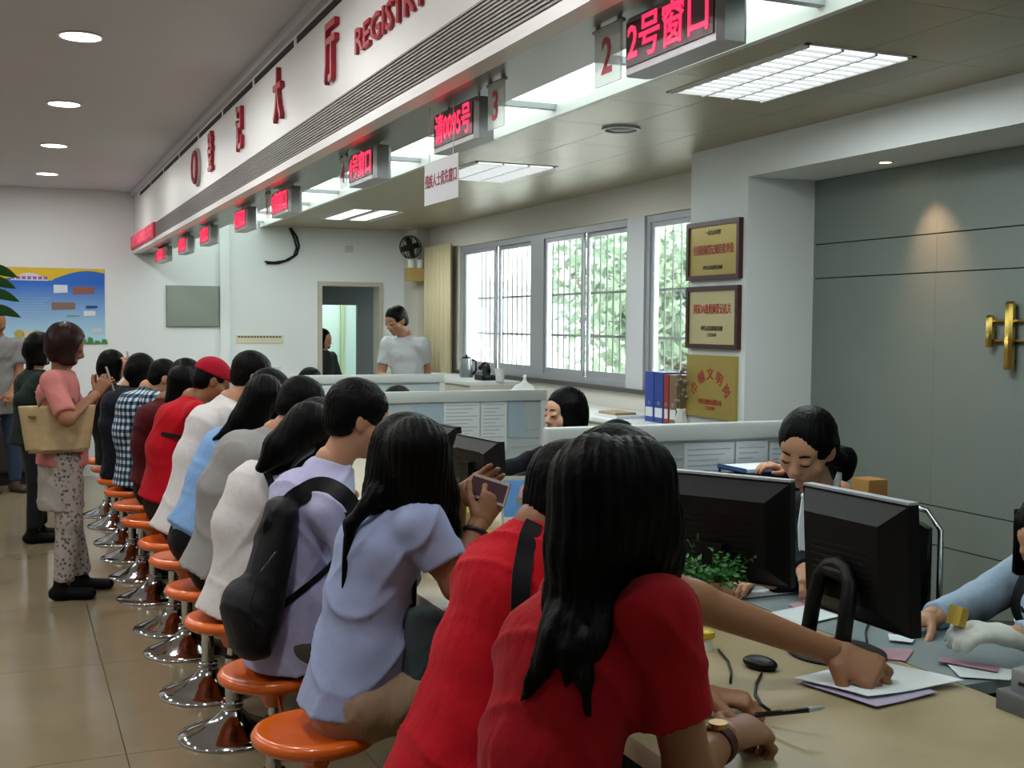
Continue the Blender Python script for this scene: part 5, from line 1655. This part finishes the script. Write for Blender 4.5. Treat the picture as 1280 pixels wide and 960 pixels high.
part('figure', B().prism([(.0015 - .22 * z, y, z) for y, z in ((-.004, .185), (.008, .18), (.010, .165), (.022, .14), (.016, .115), (.004, .085), (-.010, .075), (.002, .11), (-.014, .125), (-.018, .15), (-.012, .17))], (.0012, 0, 0)), M('pink_figure', '#c98f98', .5), t)
text_part('lettering', '婚育新风', .032, M('card_red_ink', '#b5424a', .6), (.0025 - .22 * .04, 0, .037), (0, 1, 0), (-.22, 0, 1), t, ext=.0004, bold=.001, world=False)
part('back_leg', B().add([(-.006, -.03, .14), (-.006, .03, .14), (-.1, .03, 0), (-.1, -.03, 0), (-.009, -.03, .14), (-.009, .03, .14), (-.103, .03, 0), (-.103, -.03, 0)], [(0, 1, 2, 3), (7, 6, 5, 4), (0, 4, 5, 1), (1, 5, 6, 2), (2, 6, 7, 3), (3, 7, 4, 0)]), M('stand_grey', '#a8a79c', .4), t)
pc = on(592, 664, Z=ZT)
t = thing('tent_card', 'small yellow tent card on the counter behind the phone', 'card', pc, math.atan2(-pc[1], -pc[0]) + .3)
part('front_leaf', card(0, -.07, .07, 0, .1, .002, -.3), M('yellow_card', '#b9ac45', .6), t)
part('back_leaf', card(-.06, -.07, .07, 0, .1, .002, .3), M('yellow_card', '#b9ac45', .6), t)
part('print', card(.0025, -.045, .045, .02, .07, .0006, -.3), M('card_dark_ink', '#77703a', .6), t)

# phones
def phone(c, right, up, w, h, lab):
    r, u = unit(right), unit(up)
    u = unit(u - r * (r @ u))
    n = np.cross(r, u)
    t = thing('smartphone', lab, 'phone', c, group='phones held in hands')
    part('case', B().obox(c, (r, u, n), (w / 2, h / 2, .004)), M('pale_phone_case', '#b8a9a4', .35), t, world=True)
    part('screen', B().obox(c + n * .0045, (r, u, n), (w / 2 - .004, h / 2 - .008, .0008)), M('phone_screen', '#4d3a40', .15, emit=.05), t, world=True)
    return t
phone(on(611, 612, Y=2.95), on(640, 622, Y=2.90) - on(590, 606, Y=3.02), UPV * .9 + A(.3, 0, 0), .13, .065, 'smartphone held sideways by the pale blue blouse woman')
phone(W1.wrR + A(.075, .06, .08), (0, 1, 0), (-.3, 0, 1), .07, .14, 'smartphone held by the standing woman in pink')
phone(on(160, 450, Y=9.15), (0, 1, 0), (-.1, 0, 1), .07, .13, 'smartphone raised by the seated woman in black')
phone(on(50, 500, Y=8.6), (0, 1, 0), (-.5, 0, 1), .07, .14, 'smartphone held by the woman in dark green jacket')

# watch, bracelets (worn)
def band_ring(c, axis, r, rr, mat, name, root):
    ax = unit(axis)
    u = unit(np.cross(ax, (0, .3, 1)))
    v = np.cross(ax, u)
    part(name, B().tube([c + (u * math.cos(q) + v * math.sin(q)) * r for q in np.linspace(0, 6.283, 20, endpoint=False)], rr, 8, closed=True), mat, root, world=True, smooth=True)
m_leather = M('brown_leather', '#3f1a16', .5)
ax = P12.wrR - P12.elR
cw_ = P12.wrR - unit(ax) * .03
for k in (-1, 0, 1):
    band_ring(cw_ + unit(ax) * .007 * k, ax, .031, .005, m_leather, 'watch_strap', P12.root)
part('watch_case', B().cyl(cw_ + UPV * .030, cw_ + UPV * .040, .017, n=20), M('gold_watch_case', '#a88a5c', .3, metal=.8), P12.root, world=True)
ax = P12.wrL - P12.elL
band_ring(P12.wrL - unit(ax) * .02, ax, .030, .004, m_silver, 'bangle', P12.root)
ax = P10.wrR - P10.elR
band_ring(P10.wrR - unit(ax) * .025, ax, .032, .0065, M('dark_beads', '#1d1210', .4), 'bracelet', P10.root)

# backpack on the man in lavender
m_pack = cloth('backpack_nylon', '#0b0c0f', .35, .55, 6)
bx = A(.0, .0, 0)
p_top, p_low = on(352, 640, Y=3.52), on(322, 770, Y=3.52)
t = thing('backpack', 'black backpack worn by the man in lavender shirt', 'backpack', (p_low[0], p_low[1], .52))
blend('bag', [([ec(p_top, p_low, (0, 1, 0), (.10, .15), (.05, .07)), ec(p_low + A(-.03, 0, .04), p_low + A(-.02, 0, -.06), (0, 1, 0), (.13, .13), (.08, .07))], .0075, .03)], m_pack, t, folds(.006, .9, 1))
blend('front_pocket', [([ec(p_low + A(-.05, 0, .08), p_low + A(-.05, 0, -.05), (0, 1, 0), (.09, .105), (.022, .028))], .0075, .02)], cloth('backpack_pocket', '#101216', .3, .5), t, folds(.004, 1.1, 3))
cen = P9.ch + A(.02, 0, -.02)
for yo, nm in ((0, 'shoulder_strap'),):
    strap(nm, [on(345, 690, Y=3.50), on(343, 655, Y=3.45)] + draped(P9.top, ((366, 628), (380, 618), (395, 612), (410, 612), (424, 620), (436, 634), (446, 655)), .008) , .06, .012, P9.ch + A(.03, .1, -.04), m_pack, t)
    strap(nm, [on(345, 645, Y=3.62), on(352, 615, Y=3.68), on(368, 580, Y=3.72), on(392, 562, Y=3.74)], .045, .01, P9.ch + A(.05, 0, -.06), m_pack, t)
strap('side_strap', [on(350, 760, Y=3.47)] + draped(P9.top, ((380, 735), (390, 727), (402, 716), (414, 704)), .006), .022, .006, P9.mid, m_pack, t)
part('zip', B().tube([on(px, py, Y=3.37) for px, py in ((345, 690), (322, 720), (312, 760), (318, 790))], .002, 6), m_blackgloss, t, world=True, smooth=True)
# tan handbag of the standing woman
c = on(72, 533, Y=6.80)
t = thing('handbag', 'tan handbag hanging from the arm of the woman in pink', 'handbag', (c[0], c[1], c[2] - .13))
blend('bag', [([ec(c + A(0, 0, -.13), c + A(0, 0, .115), (1, 0, 0), (.165, .20), (.06, .045), 'ab')], .008, .012)], M('tan_leather', '#b39c74', .6, bump=(25, .2, .01), var=(18, '#9a845e', .5)), t)
part('base_panel', B().bevbox((c[0] - .15, c[1] - .05, c[2] - .14), (c[0] + .15, c[1] + .05, c[2] - .118), .01), M('brown_leather_base', '#6b5030', .6), t, world=True)
for s in (-1, 1):
    part('handle', B().tube([c + A(-.1, .03 * s, .09), c + A(-.08, .035 * s, .15), c + A(.0, .04 * s, .18), c + A(.08, .035 * s, .15), c + A(.1, .03 * s, .09)], .008, 8), M('brown_leather_base', '#6b5030', .6), t, world=True, smooth=True)
part('clasp', B().obox(c + A(-.13, -.05, .06), ((1, 0, 0), (0, 1, 0), UPV), (.02, .006, .006)), m_brass, t, world=True)
# grey-green bag at the blouse woman's side
c = on(530, 815, Y=2.93)
t = thing('shoulder_bag', 'grey-green shoulder bag at the side of the blouse woman', 'bag', (c[0], c[1], c[2] - .12))
blend('bag', [([ec(c + A(0, 0, .1), c + A(0, 0, -.1), (1, 0, .0), (.05, .075), (.03, .045))], .007, .02)], cloth('grey_green_nylon', '#3f4c4f', .3, .6), t, folds(.003, 1))
part('bag_strap', B().tube([c + A(-.03, 0, .1), c + A(-.02, .02, .2), P10.shR + A(0, .03, .06)], .007, 6), m_pack, t, world=True, smooth=True)

# chair with chrome frame, trays, box
def chair(x, y, yaw, lab):
    t = thing('office_chair', lab, 'chair', (x, y, 0), yaw, group='black staff chairs with chrome frames')
    part('seat', B().bevbox((-.22, -.23, .39), (.22, .23, .445), .03), m_blackgloss, t, smooth='edges')
    n = 9
    rows_ = []
    vs, fs = [], []
    for i in range(n + 1):
        q = -1 + 2 * i / n
        for z in (.52, .90):
            for dx in (0, .035):
                vs.append((-.24 + .05 * q * q + dx, .21 * q, z - (.03 * q * q if z > .6 else 0)))
    for i in range(n):
        k = i * 4
        fs += [(k, k + 4, k + 6, k + 2), (k + 1, k + 3, k + 7, k + 5), (k, k + 1, k + 5, k + 4), (k + 2, k + 6, k + 7, k + 3)]
    fs += [(0, 2, 3, 1), (n * 4, n * 4 + 1, n * 4 + 3, n * 4 + 2)]
    part('backrest', B().add(vs, fs), m_blackgloss, t)
    for s in (-1, 1):
        part('frame', B().tube([(.2, .24 * s, .02), (.2, .24 * s, .40), (-.18, .24 * s, .41), (-.2, .235 * s, .6), (-.22, .225 * s, .86), (-.23, .17 * s, .92), (-.24, 0, .935)], .011, 8), m_chrome, t, smooth=True)
        part('leg', B().tube([(-.15, .24 * s, .41), (-.2, .24 * s, .012)], .011, 8), m_chrome, t)
    return t
chair(2.62, 3.16, math.pi + .35, 'black chair under the clerk in navy vest')
chair(2.80, 2.32, math.pi + .1, 'black chair under the gloved clerk')
chair(2.66, 5.15, math.pi, 'black chair under the staff woman in profile')
cc = on(1150, 720, Y=2.75)
chair(3.22, 3.12, math.pi - .5, 'empty black chair with shiny chrome frame beside the stone wall')
def tray(px, py, y, lab, col, n):
    c = on(px, py, Y=y)
    t = thing('letter_tray', lab, 'tray', (c[0], c[1], ZT))
    z = ZT
    for k in range(n):
        z = ZT + .05 + k * .032
        part('tier', B().box((c[0] - .13, c[1] - .1, z), (c[0] + .13, c[1] + .1, z + .004)).box((c[0] - .13, c[1] - .1, z), (c[0] - .126, c[1] + .1, z + .02)).box((c[0] + .126, c[1] - .1, z), (c[0] + .13, c[1] + .1, z + .02)), M('tray_' + col[1:], col, .4), t, world=True)
        part('papers', B().box((c[0] - .115, c[1] - .09, z + .004), (c[0] + .115, c[1] + .09, z + .016)), m_paper, t, world=True)
    for sx in (-.125, .125):
        part('post', B().cyl((c[0] + sx, c[1] + .09, ZT), (c[0] + sx, c[1] + .09, z + .02), .005, n=6), m_blackpl, t, world=True)
t = thing('side_table', 'low table behind the navy clerk holding blue trays', 'table', (2.62, 3.86, 0))
part('tabletop', B().box((2.30, 3.72, ZT - .03), (3.4, 4.03, ZT - .002)), m_desk, t, world=True)
for xx in (2.33, 3.04):
    part('leg', B().box((xx, 3.86, 0), (xx + .03, 3.89, ZT - .03)), m_alu, t, world=True)
tray(948, 585, 3.9, 'blue stacked letter trays by the partition', '#2d5a8c', 6)
solo('folder', B().bevbox((2.34, 3.78, ZT), (2.58, 3.97, ZT + .16), .006), M('navy_folder', '#1d2a4a', .5), 'navy folder box beside the blue trays', 'folder')
bxp = on(1092, 605, Y=3.75)
solo('wooden_box', B().bevbox((bxp[0] - .05, 3.72, ZT), (bxp[0] + .05, 3.83, bxp[2] + .02), .004), M('ochre_card', '#9c7038', .6), 'ochre cardboard box behind the navy clerk\'s shoulder', 'box')

# things on the window cabinets
k = on(583, 470, X=3.92)
t = thing('kettle', 'steel and black kettle on the tall cabinet by the window', 'kettle', (3.92, k[1], 1.055))
part('kettle_body', B().lathe([(0, 0), (.062, 0), (.065, .02), (.052, .15), (.046, .175), (0, .18)], n=28), M('brushed_steel', '#8f9296', .3, metal=.8), t, smooth='edges')
part('lid', B().lathe([(.045, .176), (.04, .19), (.012, .195), (.01, .21), (0, .212)], n=20), m_blackpl, t)
part('handle', B().tube([(.04, -.045, .165), (.06, -.09, .15), (.06, -.095, .07), (.04, -.06, .03)], .010, 8), m_blackpl, t, smooth=True)
part('spout', B().tube([(-.02, .045, .14), (-.03, .075, .17)], [.018, .01], 8), M('brushed_steel', '#8f9296', .3, metal=.8), t)
k = on(608, 468, X=3.9)
t = thing('desk_telephone', 'dark desk telephone with raised handset by the window', 'telephone', (3.9, k[1], 1.055))
part('phone_base', B().bevbox((-.08, -.1, 0), (.08, .1, .05), .015), m_blackpl, t)
part('handset', B().tube([(-.02, -.1, .08), (0, -.06, .14), (0, .05, .15), (-.02, .11, .1)], [.022, .014, .014, .022], 10), m_blackpl, t, smooth=True)
part('cradle', B().box((-.02, -.05, .05), (.02, .05, .13)), m_blackpl, t)
k = on(625, 470, X=3.9)
solo('paper_cup', B().lathe([(0, 0), (.035, 0), (.045, .11), (.042, .11), (.033, .006), (0, .006)], (3.9, k[1], 1.056), n=20), m_white, 'white paper cup beside the desk telephone', 'cup')
k = on(655, 478, X=3.85)
t = thing('plastic_bag', 'crumpled white plastic bag on the window cabinet', 'bag', (3.85, k[1], .935))
blend('film', [([ell((3.85, k[1], 1.0), (.1, .1, .07), ((1, 0, 0), (0, 1, 0), UPV)), rc((3.85, k[1], 1.04), (3.86, k[1], 1.13), .035, .012)], .01, .03)], m_white, t, folds(.012, 2, 0))
k = on(775, 505, X=3.75)
solo('stacked_papers', B().bevbox((3.64, k[1] - .16, .935), (3.86, k[1] + .16, .955), .003), m_paper, 'stack of papers on the long window cabinet', 'paper')
solo('brown_envelope', B().bevbox((3.66, k[1] - .1, .956), (3.82, k[1] + .14, .972), .003), M('kraft_paper', '#a58d68', .7), 'brown envelope lying on the papers by the window', 'envelope')
def binder(px0, px1, col, lab, h, x=3.76):
    a, b = on(px0, 500, X=x), on(px1, 500, X=x)
    y0, y1 = min(a[1], b[1]), max(a[1], b[1])
    t = thing('binder', lab, 'binder', (x + .12, (y0 + y1) / 2, .935), group='binders standing beside the white column')
    part('cover', B().box((x, y0 + .002, .936), (x + .26, y1 - .002, .936 + h)), M('binder_' + col[1:], col, .45), t, world=True)
    part('spine_label', B().box((x - .0015, y0 + .012, .97), (x, y1 - .012, 1.03)), m_paper, t, world=True)
    part('finger_ring', B().tube([(x - .001, (y0 + y1) / 2 + .01 * math.cos(q), 1.06 + .01 * math.sin(q)) for q in np.linspace(0, 6.283, 12, endpoint=False)], .002, 5, closed=True), m_silver, t, world=True)
binder(806, 817, '#2d46a0', 'blue binder at the end of the row by the window', .32)
binder(817.5, 829, '#27408f', 'blue binder next to the red one', .32)
binder(829.5, 836, '#8f2a26', 'narrow dark red binder among the blue ones', .31)
binder(836.5, 846, '#7a6048', 'brown binder beside the white column', .31)
fp = on(852, 505, X=3.68)
t = thing('dried_flowers', 'dried flowers in a small vase beside the lowest plaque', 'vase', (3.68, fp[1], .935))
part('vase', B().lathe([(0, 0), (.03, 0), (.04, .05), (.025, .1), (.03, .12), (.026, .12), (0, .02)], n=20), m_white, t, smooth=True)
rnd = random.Random(3)
fb, fs_ = B(), B()
for k in range(26):
    q = rnd.uniform(0, 6.28)
    e = np.array([.055 * math.cos(q) * rnd.random(), .055 * math.sin(q) * rnd.random(), rnd.uniform(.16, .38)])
    fs_.tube([(0, 0, .1), e], .0015, 4)
    fb.lathe([(0, -.012), (.011, -.005), (.013, .004), (0, .01)], e, n=7)
part('stalks', fs_, M('dry_stalk', '#6b6240', .8), t, kind='stuff')
part('blossoms', fb, M('dry_blossom', '#b9a894', .8, var=(20, '#8f8578', .5)), t, kind='stuff')

# tall plant at the left of the hall, mostly outside the view
bp_ = on(-22, 560, Y=7.6)
px_ = -.30
t = thing('tall_plant', 'tall plant with broad dark green leaves at the left of the hall', 'plant', (px_, 7.6, 0))
part('pot', B().lathe([(0, 0), (.15, 0), (.19, .34), (.2, .36), (.18, .36), (.17, .3), (0, .3)], n=32), M('white_pot', '#b5b3ae', .4), t, smooth='edges')
part('soil', B().lathe([(0, .30), (.172, .305), (0, .32)], n=20), M('soil', '#2a2119', .9), t)
part('stem', B().tube([(0, 0, .3), (.02, .01, .9), (.0, 0, 1.5), (.01, 0, 2.0)], [.022, .018, .014, .008], 8), m_bark, t, smooth=True)
m_bleaf = M('broad_dark_leaf', '#1f4a20', .35, var=(12, '#2c6329', .5))
rnd = random.Random(8)
def leaf(p, d, L, W, roll=0.0):
    d = unit(d)
    s = unit(np.cross(d, UPV))
    s = unit(s * math.cos(roll) + np.cross(s, d) * math.sin(roll))
    vs, fs = [], []
    n = 7
    for i in range(n + 1):
        q = i / n
        wd = W * math.sin(math.pi * min(q * 1.02, 1)) ** .7 * (1 - .25 * q)
        c = p + d * L * q - UPV * (.35 * L * q * q)
        vs += [c - s * wd + UPV * .15 * wd, c, c + s * wd + UPV * .15 * wd]
    for i in range(n):
        k = i * 3
        fs += [(k, k + 1, k + 4, k + 3), (k + 1, k + 2, k + 5, k + 4)]
    return B().add(vs, fs)
for k in range(26):
    z = 1.15 + .88 * k / 26
    q = k * 2.4
    p = np.array([.005, 0, z])
    part('leaf', leaf(p, (math.cos(q), math.sin(q), .45), rnd.uniform(.22, .32), rnd.uniform(.05, .07), rnd.uniform(-.9, .9)), m_bleaf, t, smooth=True)
for px, py, L in ((-4, 338, .17), (-6, 352, .17), (-4, 368, .18), (-2, 388, .18)):
    p = on(px - 12, py, Y=7.55) - A(px_, 7.6, 0)
    part('leaf', leaf(p, (1, -.1, .12), L, .042, 1.1), m_bleaf, t, smooth=True)
    part('leaf_stalk', B().tube([(0.0, 0, p[2] - .08), p], .005, 5), M('plant_stem', '#2f5a27', .6), t)
# yellow item held by the glove
c = on(1197, 770, Y=2.05)
solo('yellow_stamp', B().obox(c, ((1, .2, -.3), (0, 1, 0), (.3, 0, 1)), (.014, .02, .022)), M('yellow_block', '#b8930f', .45), 'small yellow block held by the white glove', 'block')
